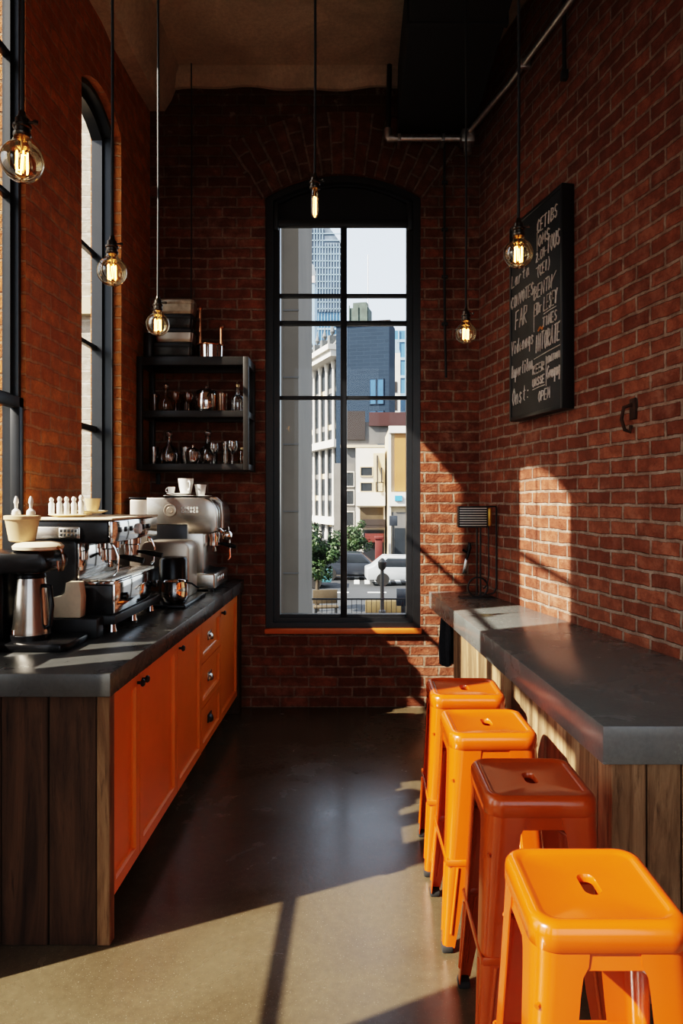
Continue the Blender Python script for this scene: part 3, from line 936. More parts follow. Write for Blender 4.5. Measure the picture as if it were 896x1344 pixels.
for x in (0.30, 0.62):
    mb = MB(); mb.box(x - .012, x + .012, 5.095, YB - 0.001, zz_ - .028, zz_ + .028, 0.004)
    mb.build('pipe_clamp', 'galvanised', root, w=True)
mb = MB(); mb.box(0.745, 0.845, 5.06, 5.16, zz_ - 0.05, zz_ + 0.05, 0.012); mb.tube([(0.795, 5.10, zz_ - 0.12), (0.795, 5.10, zz_)], 0.03, 10)
mb.build('junction_box', 'galvanised', root, w=True)
yy = [5.08, 4.6, 4.0, 3.4, 2.6]
mb = MB(); mb.tube([(0.80, 5.09, zz_ + 0.03)] + [(XR(v) - 0.04, v, zz_ + 0.10) for v in yy[1:]], 0.02, 12)
for v in (4.4, 3.7, 3.0): mb.box(XR(v) - 0.075, XR(v) - 0.001, v - 0.015, v + 0.015, zz_ + 0.07, zz_ + 0.13, 0.004)
single(mb, 'wall_pipe', 'galvanised', 'long galvanised pipe running high along the right brick wall', 'pipe', (0.95, 4.0, zz_))
mb = MB(); xc = px(583, 5.2)
mb.tube([(xc, 5.20, zz_), (xc, 5.20, 3.2), (xc + 0.005, 5.20, 2.75), (xc + 0.012, 5.20, 2.45)], 0.009, 8)
for z in (3.9, 3.55, 3.2, 2.85): mb.box(xc - 0.02, xc + 0.025, 5.19, YB - 0.001, z - 0.01, z + 0.01, 0.003)
single(mb, 'wall_conduit', 'cord_black', 'slim dark conduit clipped vertically to the back wall right of window', 'conduit', (xc, 5.20, 2.45))
d_ = 3.95; xx = XR(d_) - 0.02
mb = MB(); mb.tube([(xx, d_, CEIL), (xx, d_, pz(100, d_))], 0.011, 8); mb.box(xx - 0.018, xx + 0.019, d_ - 0.02, d_ + 0.02, pz(100, d_) - 0.02, pz(100, d_) + 0.03, 0.004)
single(mb, 'drop_conduit', 'cord_black', 'short black conduit dropping from ceiling on the right wall', 'conduit', (xx, d_, pz(100, d_)))

yk = 3.34; wk = XR(yk)
mb = MB(); mb.box(wk - 0.012, wk + 0.002, yk - 0.03, yk + 0.03, 1.93, 2.03, 0.004)
mb.tube([(wk - 0.01, yk, 2.0), (wk - 0.05, yk, 1.985), (wk - 0.06, yk, 1.93), (wk - 0.045, yk, 1.88), (wk - 0.02, yk, 1.87), (wk - 0.015, yk, 1.90)], 0.009, 8)
single(mb, 'wall_anchor', 'rust', 'rusty iron anchor hook set in the right brick wall near the chalkboard', 'hook', (wk - 0.02, yk, 1.87))

# ------------------------------------------------------------------ chalkboard with its chalk writing
G_ = {
 'A': [[(0,0),(.5,1),(1,0)],[(.2,.4),(.8,.4)]], 'B': [[(0,0),(0,1),(.7,.9),(.7,.6),(0,.5),(.9,.4),(.9,.1),(0,0)]],
 'C': [[(.9,.85),(.5,1),(.1,.7),(.1,.3),(.5,0),(.9,.15)]], 'D': [[(0,0),(0,1),(.6,.9),(.95,.5),(.6,.1),(0,0)]],
 'E': [[(.9,1),(0,1),(0,0),(.9,0)],[(0,.5),(.7,.5)]], 'F': [[(.9,1),(0,1),(0,0)],[(0,.5),(.7,.5)]],
 'G': [[(.9,.85),(.5,1),(.1,.7),(.1,.3),(.5,0),(.9,.2),(.9,.45),(.6,.45)]], 'H': [[(0,0),(0,1)],[(1,0),(1,1)],[(0,.5),(1,.5)]],
 'I': [[(.5,0),(.5,1)]], 'K': [[(0,0),(0,1)],[(.9,1),(0,.45),(.9,0)]], 'L': [[(0,1),(0,0),(.9,0)]],
 'M': [[(0,0),(.1,1),(.5,.3),(.9,1),(1,0)]], 'N': [[(0,0),(0,1),(.9,0),(.9,1)]], 'O': [[(.5,1),(.1,.7),(.1,.3),(.5,0),(.9,.3),(.9,.7),(.5,1)]],
 'P': [[(0,0),(0,1),(.8,.9),(.8,.55),(0,.45)]], 'Q': [[(.5,1),(.1,.7),(.1,.3),(.5,0),(.9,.3),(.9,.7),(.5,1)],[(.6,.3),(1,-.1)]],
 'R': [[(0,0),(0,1),(.8,.9),(.8,.6),(0,.5),(.9,0)]], 'S': [[(.9,.85),(.5,1),(.1,.8),(.3,.55),(.8,.4),(.8,.1),(.4,0),(.05,.15)]],
 'T': [[(0,1),(1,1)],[(.5,1),(.5,0)]], 'U': [[(0,1),(.05,.2),(.45,0),(.9,.2),(.9,1)]], 'V': [[(0,1),(.5,0),(1,1)]],
 'W': [[(0,1),(.25,0),(.5,.7),(.75,0),(1,1)]], 'X': [[(0,0),(1,1)],[(0,1),(1,0)]], 'Y': [[(0,1),(.5,.5),(1,1)],[(.5,.5),(.4,0)]],
 'a': [[(.8,.55),(.4,.6),(.1,.3),(.3,0),(.75,.2),(.8,.6),(.9,0)]], 'd': [[(.75,.2),(.3,0),(.1,.3),(.4,.6),(.75,.45)],[(.8,1),(.8,0)]],
 'e': [[(.1,.3),(.8,.35),(.5,.62),(.15,.4),(.3,.02),(.85,.12)]], 'g': [[(.8,.5),(.4,.6),(.1,.3),(.4,.05),(.8,.3),(.8,-.3),(.3,-.4)]],
 'i': [[(.5,.6),(.5,0)],[(.5,.82),(.52,.86)]], 'l': [[(.5,1),(.5,0),(.7,0)]], 'n': [[(.1,.6),(.1,0)],[(.1,.4),(.5,.62),(.8,.4),(.8,0)]],
 'o': [[(.5,.6),(.1,.35),(.4,0),(.85,.25),(.5,.6)]], 'p': [[(.1,.6),(.1,-.4)],[(.1,.5),(.6,.62),(.8,.3),(.4,0),(.1,.1)]],
 'q': [[(.8,.5),(.4,.6),(.1,.3),(.4,.05),(.8,.3)],[(.8,.6),(.8,-.4)]], 'r': [[(.1,.6),(.1,0)],[(.1,.35),(.4,.6),(.75,.55)]],
 's': [[(.8,.5),(.4,.62),(.2,.45),(.75,.2),(.5,0),(.1,.1)]], 't': [[(.5,.95),(.45,.1),(.75,0)],[(.15,.62),(.8,.65)]],
 'u': [[(.1,.6),(.15,.1),(.5,0),(.8,.2),(.8,.6)],[(.8,.3),(.9,0)]], 'v': [[(.1,.6),(.45,0),(.8,.6)]], 'm': [[(.05,.6),(.05,0)],[(.05,.4),(.3,.62),(.45,.4),(.45,0)],[(.45,.4),(.75,.62),(.9,.4),(.9,0)]],
 ':': [[(.5,.5),(.5,.55)],[(.5,.1),(.5,.15)]], '-': [[(.1,.45),(.9,.5)]], '.': [[(.5,0),(.5,.05)]], '2': [[(.1,.8),(.5,1),(.85,.7),(.1,0),(.9,0)]],
 '(': [[(.7,1.1),(.3,.7),(.3,.3),(.7,-.1)]], ')': [[(.3,1.1),(.7,.7),(.7,.3),(.3,-.1)]], ' ': []}
ya, yb = 4.54, 3.88                       # far and near board edges
th_b = 0.07
pa = Vector((XR(ya), ya, 0)); pb = Vector((XR(yb), yb, 0))
along = (pb - pa); bw = along.length; along.normalize()
nin = Vector((-1, -SPL, 0)).normalized()
zb, ztp = 2.055, 3.29
root = thing('chalkboard', 'black chalkboard covered in white lettering on the right brick wall', 'chalkboard', tuple(pa + Vector((0, 0, zb))))
def BP(u, v, d): return pa + along * u + nin * d + Vector((0, 0, v))
MBmat = Matrix((( along.x, nin.x, 0, pa.x), (along.y, nin.y, 0, pa.y), (0, 0, 1, 0), (0, 0, 0, 1)))
mb = MB(); fw = 0.018
mb.box(0, bw, 0.003, th_b, zb, ztp, 0.004, 2, MBmat)
mb.build('panel', 'board_face', root, w=True)
mb = MB()
for (u0, u1, v0, v1) in ((-0.004, fw, zb - .004, ztp + .004), (bw - fw, bw + 0.004, zb - .004, ztp + .004), (fw, bw - fw, zb - .004, zb + fw), (fw, bw - fw, ztp - fw, ztp + .004)):
    mb.box(u0, u1, 0.002, th_b + 0.006, v0, v1, 0.003, 2, MBmat)
mb.build('board_frame', 'black_frame', root, w=True)
random.seed(5)
def scribble(mb, text, u0, u1, v, h, slant=0.0, rad=0.0048):
    n = len(text); cw = (u1 - u0) / max(n, 1)
    for k, ch in enumerate(text):
        for st_ in G_.get(ch, []):
            pts = []
            for (a, b) in st_:
                uu = u0 + k * cw + a * cw * 0.74 + b * h * 0.10 + random.uniform(-.02, .02) * cw
                vv = v + b * h + slant * (uu - u0) + random.uniform(-.03, .03) * h
                pts.append(BP(uu, vv, th_b + 0.0025))
            if len(pts) == 2 and (pts[0] - pts[1]).length < 0.006: pts[1] = pts[0] + Vector((0, 0, 0.008))
            mb.tube(pts, rad * random.uniform(0.75, 1.15), 5)
# board coordinates: fraction across (0 far .. 1 near) and height in the photograph's rows
def row(f): return zb + (ztp - zb) * f
W_ = bw
mb = MB()
L = [('Als:', .06, .42, .805, .085), ('Larta', .04, .42, .685, .075), ('CONVOTES', .03, .50, .575, .07), ('FAR', .12, .38, .46, .11),
     ('Videnaqs', .03, .50, .335, .085), ('Inportiton', .03, .48, .215, .08), ('Onst:', .05, .42, .075, .10)]
Rr = [('CETIBS', .56, .93, .865, .07), ('OMS', .58, .80, .795, .06), ('2.CM-', .54, .74, .73, .05), ('TOUS', .74, .97, .735, .085), ('(CEI)', .56, .80, .655, .06),
      ('BENTN', .50, .84, .555, .075), ('EDr', .50, .66, .475, .07), ('LESEY', .68, .92, .475, .08), ('TIMES', .66, .92, .40, .055),
      ('INTORATE', .52, .97, .295, .10), ('KEER', .48, .70, .195, .05), ('UASSE', .47, .70, .135, .045),
      ('WDATION', .74, .97, .225, .035), ('Gouquq', .74, .97, .15, .075), ('OPEM', .58, .80, .055, .06)]
for tx, a, b, v, h in L + Rr:
    mb = MB(); scribble(mb, tx, a * W_, b * W_, row(v), h * (ztp - zb) * 0.82, 0.05)
    mb.build('chalk_word', 'chalk', root, w=True)
for (a, b, va, vb) in ((.50, .97, .268, .285), (.725, .725, .12, .26), (.50, .50, .40, .50), (.54, .66, .70, .705), (.68, .90, .462, .468), (.47, .70, .122, .128), (.78, .9, .57, .63), (.56, .56, .78, .87)):
    mb = MB(); mb.tube([BP(a * W_, row(va), th_b + 0.0025), BP((a + b) / 2 * W_, row((va + vb) / 2) + .002, th_b + 0.0025), BP(b * W_, row(vb), th_b + 0.0025)], 0.0028, 5)
    mb.build('chalk_line', 'chalk', root, w=True)
mb = MB(); mb.tube([BP(.58 * W_, row(.395), th_b + .0025), BP(.62 * W_, row(.41), th_b + .0025), BP(.65 * W_, row(.395), th_b + .0025), BP(.68 * W_, row(.41), th_b + .0025)], 0.006, 5)
mb.build('chalk_flourish', 'chalk_orange', root, w=True)['label'] = 'orange chalk flourish'

# ------------------------------------------------------------------ wall shelf
SX0, SX1, SY0, SY1, SZ0, SZ1 = -1.545, -0.765, 4.885, 5.215, 1.752, 2.545
root = thing('wall_shelf', 'black metal two-tier wall shelf unit on the back wall', 'shelf', (-1.15, 5.05, SZ0))
mb = MB()
pw = 0.038
for x in (SX0, SX1 - pw):
    for y in (SY0, SY1 - pw):
        mb.box(x, x + pw, y, y + pw, SZ0, SZ1, 0.003)
for z0, z1 in ((SZ0, SZ0 + 0.045), (2.122, 2.168), (SZ1 - 0.06, SZ1)):
    mb.box(SX0 + pw, SX1 - pw, SY0 + 0.001, SY0 + 0.03, z0, z1, 0.003)
    mb.box(SX0 + pw, SX1 - pw, SY1 - 0.03, SY1 - 0.001, z0, z1, 0.003)
    for x in (SX0 + 0.002, SX1 - 0.03):
        mb.box(x, x + 0.028, SY0 + pw, SY1 - pw, z0, z1, 0.003)
mb.build('shelf_frame', 'shelf_metal', root, w=True)
for z in (SZ0 + 0.02, 2.145, SZ1 - 0.025):
    mb = MB(); mb.box(SX0 + 0.03, SX1 - 0.03, SY0 + 0.029, SY1 - 0.029, z, z + 0.02)
    mb.build('shelf_board', 'shelf_metal', root, w=True)
ZA, ZBt, ZT = SZ0 + 0.0405, 2.1655, SZ1
# stacked tins
def tin(label, x0, x1, z, h, body, lidc):
    y0, y1 = 4.95, 5.09
    root = thing('storage_tin', label, 'tin', ((x0 + x1) / 2, 5.02, z), 0, 'stacked tins on the shelf top')
    mb = MB(); rings = []
    cx, cy, hx, hy = (x0 + x1) / 2, 5.02, (x1 - x0) / 2, 0.07
    def rr(s, r):
        pts = []
        for sx, sy, a in ((1, 1, 0), (-1, 1, 90), (-1, -1, 180), (1, -1, 270)):
            for i in range(5):
                t = R(a + 22.5 * i)
                pts.append((cx + sx * (hx * s - r) + r * math.cos(t), cy + sy * (hy * s - r) + r * math.sin(t)))
        return pts
    for s, zz_ in ((0.84, 0.0), (0.92, 0.006), (0.97, 0.03), (0.99, h * 0.70)):
        rings.append([(a, b, z + zz_) for a, b in rr(s, 0.025)])
    mb.rings(rings); mb.build('body', body, root, w=True)
    mb = MB(); rings = []
    for s, zz_ in ((1.0, h * 0.70), (1.02, h * 0.72), (1.02, h * 0.95), (0.99, h - 0.0005)):
        rings.append([(a, b, z + zz_) for a, b in rr(s, 0.026)])
    mb.rings(rings); mb.build('lid', lidc, root, w=True)
tin('glassy rounded storage tin at the bottom of the shelf-top stack', -1.455, -1.175, ZT, 0.112, 'dark_tin', 'lid_dark')
tin('storage tin second from the bottom of the shelf-top stack', -1.44, -1.168, ZT + 0.112, 0.10, 'steel_warm', 'lid_dark')
tin('speckled dark storage tin just beneath the tan topmost one', -1.43, -1.170, ZT + 0.212, 0.10, 'dark_tin', 'lid_dark')
tin('tan storage tin on top of the stack on the shelf', -1.44, -1.165, ZT + 0.312, 0.105, 'tan_tin', 'tan_tin')
root = thing('metal_pan', 'shiny round pan with copper rim and two upright copper rods on shelf top', 'pan', (-1.055, 5.02, ZT))
mb = MB(); mb.lathe([(0.085, 0), (0.092, 0.006), (0.095, 0.10), (0.091, 0.10), (0.086, 0.012)], (-1.055, 5.02, ZT), 28, cap1=False); mb.build('pan_body', 'chrome', root, w=True)
mb = MB(); mb.tube([(-1.055 + .097 * math.cos(2 * PI * i / 28), 5.02 + .097 * math.sin(2 * PI * i / 28), ZT + .10) for i in range(28)], 0.006, 8, closed=True); mb.build('rim', 'copper', root, w=True)
for xo, hh in ((-0.075, 0.36), (0.075, 0.225)):
    mb = MB(); mb.tube([(-1.055 + xo, 5.02, ZT + 0.02), (-1.055 + xo, 5.02, ZT + hh)], 0.011, 10); mb.lathe([(0.013, 0), (0.016, 0.008), (0.010, 0.02), (0.004, 0.03)], (-1.055 + xo, 5.02, ZT + hh), 12)
    mb.build('rod', 'copper', root, w=True)
root = thing('canister', 'black canister with metal lid at the left end of shelf top', 'canister', (-1.495, 5.03, ZT))
mb = MB(); mb.lathe([(0.042, 0), (0.045, 0.006), (0.045, 0.17), (0.040, 0.19)], (-1.495, 5.03, ZT), 24); mb.build('body', 'lid_dark', root, w=True)
mb = MB(); mb.lathe([(0.043, 0.19), (0.044, 0.20), (0.02, 0.222), (0.008, 0.226), (0.012, 0.24), (0.004, 0.247)], (-1.495, 5.03, ZT), 24); mb.build('lid', 'steel', root, w=True)

def glass_item(name, label, cat, x, y, z, prof, mat, parts=(), group=None, n=20, flute=0, fl=0.0):
    loc = (x, y, z)
    if not parts:
        mb = MB(); mb.lathe(prof, (0, 0, 0), n, cap1=False, flute=flute, fl=fl)
        ob = mb.build(name, mat, angle=60); ob.location = loc
        return tag(ob, label, cat, group)
    root = thing(name, label, cat, loc, 0, group)
    mb = MB(); mb.lathe(prof, (0, 0, 0), n, cap1=False, flute=flute, fl=fl); mb.build('body', mat, root, angle=60)
    for pn, pp, pm in parts:
        mb = MB(); mb.lathe(pp, (0, 0, 0), n); mb.build(pn, pm, root, angle=60)
    return root
tum = lambda r, h: [(r * .85, 0), (r * .88, .004), (r, h), (r * .94, h), (r * .82, .012), (.002, .012)]
wine = lambda s: [(.032 * s, 0), (.032 * s, .003), (.006 * s, .008), (.004 * s, .06 * s), (.008 * s, .068 * s), (.030 * s, .09 * s), (.036 * s, .115 * s), (.032 * s, .15 * s), (.030 * s, .15 * s), (.033 * s, .115 * s), (.027 * s, .092 * s), (.002, .074 * s)]
dec = lambda s: [(.045 * s, 0), (.052 * s, .01), (.055 * s, .06 * s), (.045 * s, .095 * s), (.015 * s, .12 * s), (.013 * s, .16 * s), (.019 * s, .168 * s), (.012 * s, .168 * s)]
stp = lambda s: [(.010 * s, .160 * s), (.011 * s, .172 * s), (.020 * s, .185 * s), (.018 * s, .200 * s), (.004 * s, .208 * s)]
GU, GL_ = 'glassware on the upper shelf tier', 'glassware on the lower shelf tier'
yS = 5.01
glass_item('tumbler', 'brown glass tumbler at the left end of the upper tier', 'glass', -1.455, yS, ZBt, tum(.036, .13), 'brown_glass', group=GU)
glass_item('carafe', 'amber carafe with pale stopper, left of the goblets on the upper tier', 'carafe', -1.365, yS - .03, ZBt, dec(1.0), 'amber_glass', [('stopper', stp(1.0), 'clear_glass')], GU)
glass_item('goblet', 'amber goblet right beside the amber carafe on the upper tier', 'glass', -1.29, yS - .05, ZBt, wine(0.95), 'amber_glass', group=GU)
glass_item('tumbler', 'brown glass tumbler behind the goblets on the upper tier', 'glass', -1.245, yS + .08, ZBt, tum(.04, .14), 'brown_glass', group=GU)
glass_item('goblet', 'amber goblet directly left of the big lidded jar', 'glass', -1.20, yS - .04, ZBt, wine(0.92), 'amber_glass', group=GU)
glass_item('lidded_jar', 'big steel-bright lidded jar in the middle of the upper tier', 'jar', -1.085, yS, ZBt, [(.07, 0), (.078, .01), (.078, .13), (.070, .142)], 'chrome',
           [('lid', [(.074, .142), (.070, .155), (.030, .170), (.008, .176), (.012, .190), (.004, .198)], 'clear_glass')], GU, 26)
glass_item('tumbler', 'amber tumbler directly right of the big lidded jar', 'glass', -0.965, yS - .02, ZBt, tum(.036, .135), 'amber_glass', group=GU)
glass_item('bottle', 'clear square-shouldered bottle at the right end of the upper tier', 'bottle', -0.86, yS - .01, ZBt, [(.044, 0), (.047, .006), (.047, .10), (.040, .118), (.014, .128), (.012, .175), (.017, .18), (.012, .18)], 'clear_glass',
           [('cap', [(.013, .18), (.014, .20), (.006, .205)], 'brass')], GU)
glass_item('tumbler', 'clear faceted tumbler at the left end of the lower tier', 'glass', -1.46, yS, ZA, tum(.036, .13), 'cut_glass', group=GL_, n=24, flute=8, fl=.03)
glass_item('tumbler', 'clear faceted tumbler second from left on the lower tier', 'glass', -1.40, yS + .09, ZA, tum(.036, .12), 'cut_glass', group=GL_, n=24, flute=8, fl=.03)
glass_item('decanter', 'tall cut-glass decanter towards the left of the lower tier', 'decanter', -1.345, yS - .02, ZA, dec(1.18), 'cut_glass', [('stopper', stp(1.18), 'clear_glass')], GL_, 24, 8, .05)
glass_item('tumbler', 'clear faceted tumbler between the two decanters on the lower tier', 'glass', -1.235, yS + .02, ZA, tum(.04, .13), 'cut_glass', group=GL_, n=24, flute=8, fl=.03)
glass_item('sugar_bowl', 'cut-glass bowl with bright domed lid on the lower tier', 'bowl', -1.165, yS - .07, ZA, [(.03, 0), (.035, .004), (.05, .04), (.052, .09)], 'cut_glass', [('lid', [(.05, .09), (.044, .105), (.02, .12), (.006, .125), (.01, .137), (.003, .143)], 'chrome')], GL_, 24, 8, .04)
glass_item('decanter', 'tall cut-glass decanter in the middle of the lower tier', 'decanter', -1.085, yS + .05, ZA, dec(1.25), 'cut_glass', [('stopper', stp(1.25), 'clear_glass')], GL_, 24, 8, .05)
glass_item('wine_glass', 'wine glass just right of the middle decanter, lower tier', 'glass', -1.02, yS - .06, ZA, wine(1.0), 'clear_glass', group=GL_)
glass_item('tall_glass', 'slim tall glass between the two wine glasses, lower tier', 'glass', -0.955, yS + .03, ZA, tum(.026, .17), 'clear_glass', group=GL_)
glass_item('wine_glass', 'larger wine glass near the right end of the lower tier', 'glass', -0.89, yS - .06, ZA, wine(1.12), 'clear_glass', group=GL_)
glass_item('honey_jar', 'amber jar at the right end of the lower tier', 'jar', -0.835, yS + .09, ZA, [(.04, 0), (.045, .01), (.045, .10), (.035, .115)], 'amber_glass', [('lid', [(.036, .115), (.036, .13), (.01, .133)], 'brass')], GL_)

# ------------------------------------------------------------------ big black espresso machine
root = thing('espresso_machine', 'black and chrome two-group espresso machine on the dark worktop', 'coffee machine', (-1.26, 3.45, TOPZ))
Y0, Y1 = 3.10, 3.80
mb = MB(); mb.box(-1.46, -1.245, Y0, Y1, 1.02, 1.45, 0.012); mb.build('back_body', 'black_plastic', root, w=True)
mb = MB(); mb.box(-1.46, -1.105, Y0 - 0.002, Y1 + 0.002, 1.352, 1.456, 0.014); mb.build('upper_housing', 'black_plastic', root, w=True)
mb = MB(); mb.box(-1.106, -1.088, Y0 + 0.004, Y1 - 0.004, 1.355, 1.453, 0.006); mb.build('control_panel', 'chrome', root, w=True)
mb = MB(); mb.box(-1.47, -1.085, Y0 - 0.008, Y1 + 0.008, 1.456, 1.466, 0.004); mb.build('cup_tray', 'cream_paper', root, w=True)
mb = MB(); mb.box(-1.247, -1.238, Y0 + 0.01, Y1 - 0.01, 1.185, 1.352, 0.002); mb.build('splash_panel', 'chrome', root, w=True)
mb = MB(); mb.box(-1.255, -1.09, Y0 + 0.002, Y1, 1.035, 1.170, 0.008); mb.build('drip_box', 'black_plastic', root, w=True)
mb = MB(); mb.box(-1.092, -1.078, Y0 + 0.006, Y1 - 0.006, 1.04, 1.175, 0.005); mb.box(-1.26, -1.08, Y0, Y1, 1.170, 1.184, 0.003)
mb.build('drip_front', 'chrome', root, w=True)
mb = MB()
for k in range(22):
    y = Y0 + 0.03 + k * 0.0305
    mb.box(-1.235, -1.10, y, y + 0.012, 1.183, 1.190, 0.001)
for x in (-1.235, -1.168, -1.105): mb.box(x, x + 0.006, Y0 + 0.03, Y1 - 0.03, 1.184, 1.191)
mb.build('drip_grate', 'steel', root, w=True)
mb = MB(); mb.box(-1.46, -1.07, Y0 - 0.01, Y1 + 0.005, 0.995, 1.036, 0.006); mb.build('base_tray', 'black_metal', root, w=True)
for x in (-1.42, -1.11):
    for y in (Y0 + 0.06, (Y0 + Y1) / 2, Y1 - 0.06):
        mb = MB(); mb.lathe([(0.020, 0), (0.022, 0.004), (0.018, 0.02), (0.015, 0.046)], (x, y, TOPZ), 16); mb.build('foot', 'chrome', root, w=True)
# badge on the side facing the viewer
mb = MB(); mb.box(-1.425, -1.225, Y0 - 0.012, Y0 + 0.002, 1.372, 1.428, 0.006); mb.box(-1.32, -1.232, Y0 - 0.016, Y0, 1.376, 1.424, 0.006)
bd = mb.build('badge', 'steel', root, w=True)
mb = MB()
for r_ in range(2):
    for k in range(5):
        mb.box(-1.312 + k * 0.016, -1.302 + k * 0.016, Y0 - 0.0175, Y0 - 0.015, 1.386 + r_ * 0.018, 1.398 + r_ * 0.018, 0.001)
mb.build('badge_marks', 'black_metal', bd, w=True)
for y, z in ((3.2, 1.41), (3.28, 1.41), (3.36, 1.41), (3.56, 1.41), (3.64, 1.41)):
    mb = MB(); mb.box(-1.089, -1.082, y - 0.014, y + 0.014, z - 0.012, z + 0.012, 0.003)
    mb.build('button', 'black_plastic', root, w=True)
mb = MB(); mb.lathe([(0.026, 0), (0.026, 0.012), (0.022, 0.016)], n=20)
bmesh.ops.transform(mb.bm, matrix=Matrix.Translation((-1.088, 3.46, 1.405)) @ Matrix.Rotation(R(90), 4, 'Y'), verts=mb.bm.verts); mb.build('pressure_gauge', 'china', root, w=True)
for y in (3.27, 3.58):
    mb = MB(); mb.lathe([(0.045, 0), (0.045, -0.03), (0.038, -0.036), (0.038, -0.06)], (-1.155, y, 1.353), 22)
    gh = mb.build('group_head', 'chrome', root, w=True)
    mb = MB(); mb.lathe([(0.036, 0), (0.036, -0.025), (0.022, -0.034)], (-1.155, y, 1.293), 20)
    mb.tube([(-1.155, y - 0.004, 1.262), (-1.155, y - 0.018, 1.235)], 0.007, 8); mb.tube([(-1.155, y + 0.004, 1.262), (-1.155, y + 0.018, 1.235)], 0.007, 8)
    pf = mb.build('portafilter', 'chrome', gh, w=True)
    mb = MB(); mb.tube([(-1.125, y, 1.283), (-1.09, y, 1.280), (-1.05, y, 1.272), (-1.0, y, 1.262)], 0.012, 10, radii=[0.007, 0.011, 0.0145, 0.013])
    mb.build('portafilter_handle', 'black_plastic', gh, w=True)
for y in (Y0 + 0.07, Y1 - 0.06):
    mb = MB(); mb.tube([(-1.12, y, 1.354), (-1.10, y, 1.33), (-1.085, y, 1.29), (-1.09, y, 1.22), (-1.105, y, 1.205)], 0.006, 8); mb.build('steam_wand', 'chrome', root, w=True)
for y in (3.22, 3.68):
    mb = MB()
    mb.lathe([(0.010, 0), (0.018, 0.006), (0.018, 0.02), (0.010, 0.024)], n=16, mat=Matrix.Translation((-1.079, y, 1.105)) @ Matrix.Rotation(R(90), 4, 'Y'))
    mb.build('knob', 'black_plastic', root, w=True)
# cream paper jug / sleeve at the near side of the drip box
mb = MB(); mb.prism([(-1.315, 1.037), (-1.20, 1.037), (-1.195, 1.125), (-1.205, 1.19), (-1.262, 1.19), (-1.268, 1.145), (-1.285, 1.13), (-1.318, 1.125)], 'y', 3.025, 3.085, 0.004)
single(mb, 'paper_caddy', 'cream_paper', 'cream folded paper caddy leaning at the side of the black machine', 'caddy', (-1.26, 3.06, TOPZ))
mb2 = bpy.data.objects.get('paper_caddy')
# small dark tray beneath the caddy so that it stands on the worktop
mb = MB(); mb.box(-1.44, -1.12, 3.005, 3.085, TOPZ, TOPZ + 0.086, 0.006)
single(mb, 'knock_box', 'black_metal', 'low black knock box under the cream paper caddy', 'box', (-1.28, 3.045, TOPZ))

ZC = 1.4665
def cup(name, label, x, y, z, r, h, mat='china', handle=0, group=None, cat='cup'):
    root = thing(name, label, cat, (x, y, z), 0, group)
    mb = MB(); mb.lathe([(r * .6, 0), (r * .66, .003), (r * .86, h * .45), (r, h), (r * .93, h), (r * .78, h * .45), (r * .5, .008), (.001, .008)], n=22, cap1=False)
    mb.build('cup_body', mat, root, angle=60)
    if handle is not None:
        mb = MB(); a = handle
        mb.tube([(math.cos(a) * (r * .8 + q * .9 * r), math.sin(a) * (r * .8 + q * .9 * r), h * zz) for q, zz in ((0.05, .8), (.5, .82), (.72, .6), (.6, .36), (0, .26))], r * 0.11, 8)
        mb.build('handle', mat, root)
    return root
def plate(name, label, x, y, z, r, mat, group=None, h=0.012):
    mb = MB(); mb.lathe([(r * .55, 0), (r * .6, .002), (r, h), (r * .98, h + .002), (r * .55, .005), (.001, .005)], n=28, cap1=False)
    ob = mb.build(name, mat, angle=60); ob.location = (x, y, z)
    return tag(ob, label, 'saucer', group)
plate('saucer', 'lower tan saucer under the row of white bottles', -1.33, 3.24, ZC, 0.095, 'cream_paper', 'saucers on the black machine')
plate('saucer', 'upper tan saucer beneath the tan cup on the black machine', -1.25, 3.30, ZC + 0.0155, 0.07, 'cream_paper', 'saucers on the black machine')
cup('tan_cup', 'wide tan cup standing on the black espresso machine', -1.25, 3.30, ZC + 0.0215, 0.036, 0.065, 'kraft', None)
G5 = 'small white bottles on the black machine'
def bottle(label, x, y, z, h=0.075, r=0.013, group=G5):
    root = thing('dispenser_bottle', label, 'bottle', (x, y, z), 0, group)
    mb = MB(); mb.lathe([(r * .9, 0), (r, .004), (r, h * .62), (r * .6, h * .72), (r * .55, h * .8)], n=16); mb.build('body', 'china', root)
    mb = MB(); mb.lathe([(r * .75, h * .78), (r * .8, h * .9), (r * .4, h)], n=14); mb.build('cap', 'china', root)
bottle('slim white bottle standing apart, first from the left on the black machine', -1.395, 3.19, ZC + 0.0155)
for q, (x, w_) in enumerate(((-1.356, 'second'), (-1.328, 'third'), (-1.298, 'fourth'), (-1.268, 'fifth'))):
    bottle('slim white bottle, %s from the left in the row on the black machine' % w_, x, 3.185 + 0.008 * q, ZC + (0.0085 if q < 3 else 0.0155), 0.086, 0.0135)

# ------------------------------------------------------------------ black filter brewer at the near end
root = thing('coffee_brewer', 'black coffee brewer with a tall brushed steel flask, nearest on the worktop', 'coffee maker', (-1.33, 2.86, TOPZ))
mb = MB(); mb.prism([(-1.475, 2.74), (-1.16, 2.73), (-1.14, 2.76), (-1.14, 2.96), (-1.16, 2.985), (-1.475, 2.985)], 'z', TOPZ, TOPZ + 0.032, 0.008)
mb.build('base', 'black_plastic', root, w=True)
mb = MB(); mb.box(-1.51, -1.42, 2.79, 2.97, TOPZ + 0.0, 1.27, 0.02, 3); mb.build('column', 'black_plastic', root, w=True)
mb = MB()
prf = [(-1.515, 1.235), (-1.44, 1.235), (-1.40, 1.25), (-1.27, 1.252), (-1.235, 1.262), (-1.225, 1.29), (-1.235, 1.32), (-1.265, 1.337), (-1.515, 1.34)]
mb.prism(prf, 'y', 2.765, 2.985, 0.02); mb.build('brew_head', 'black_plastic', root, w=True)
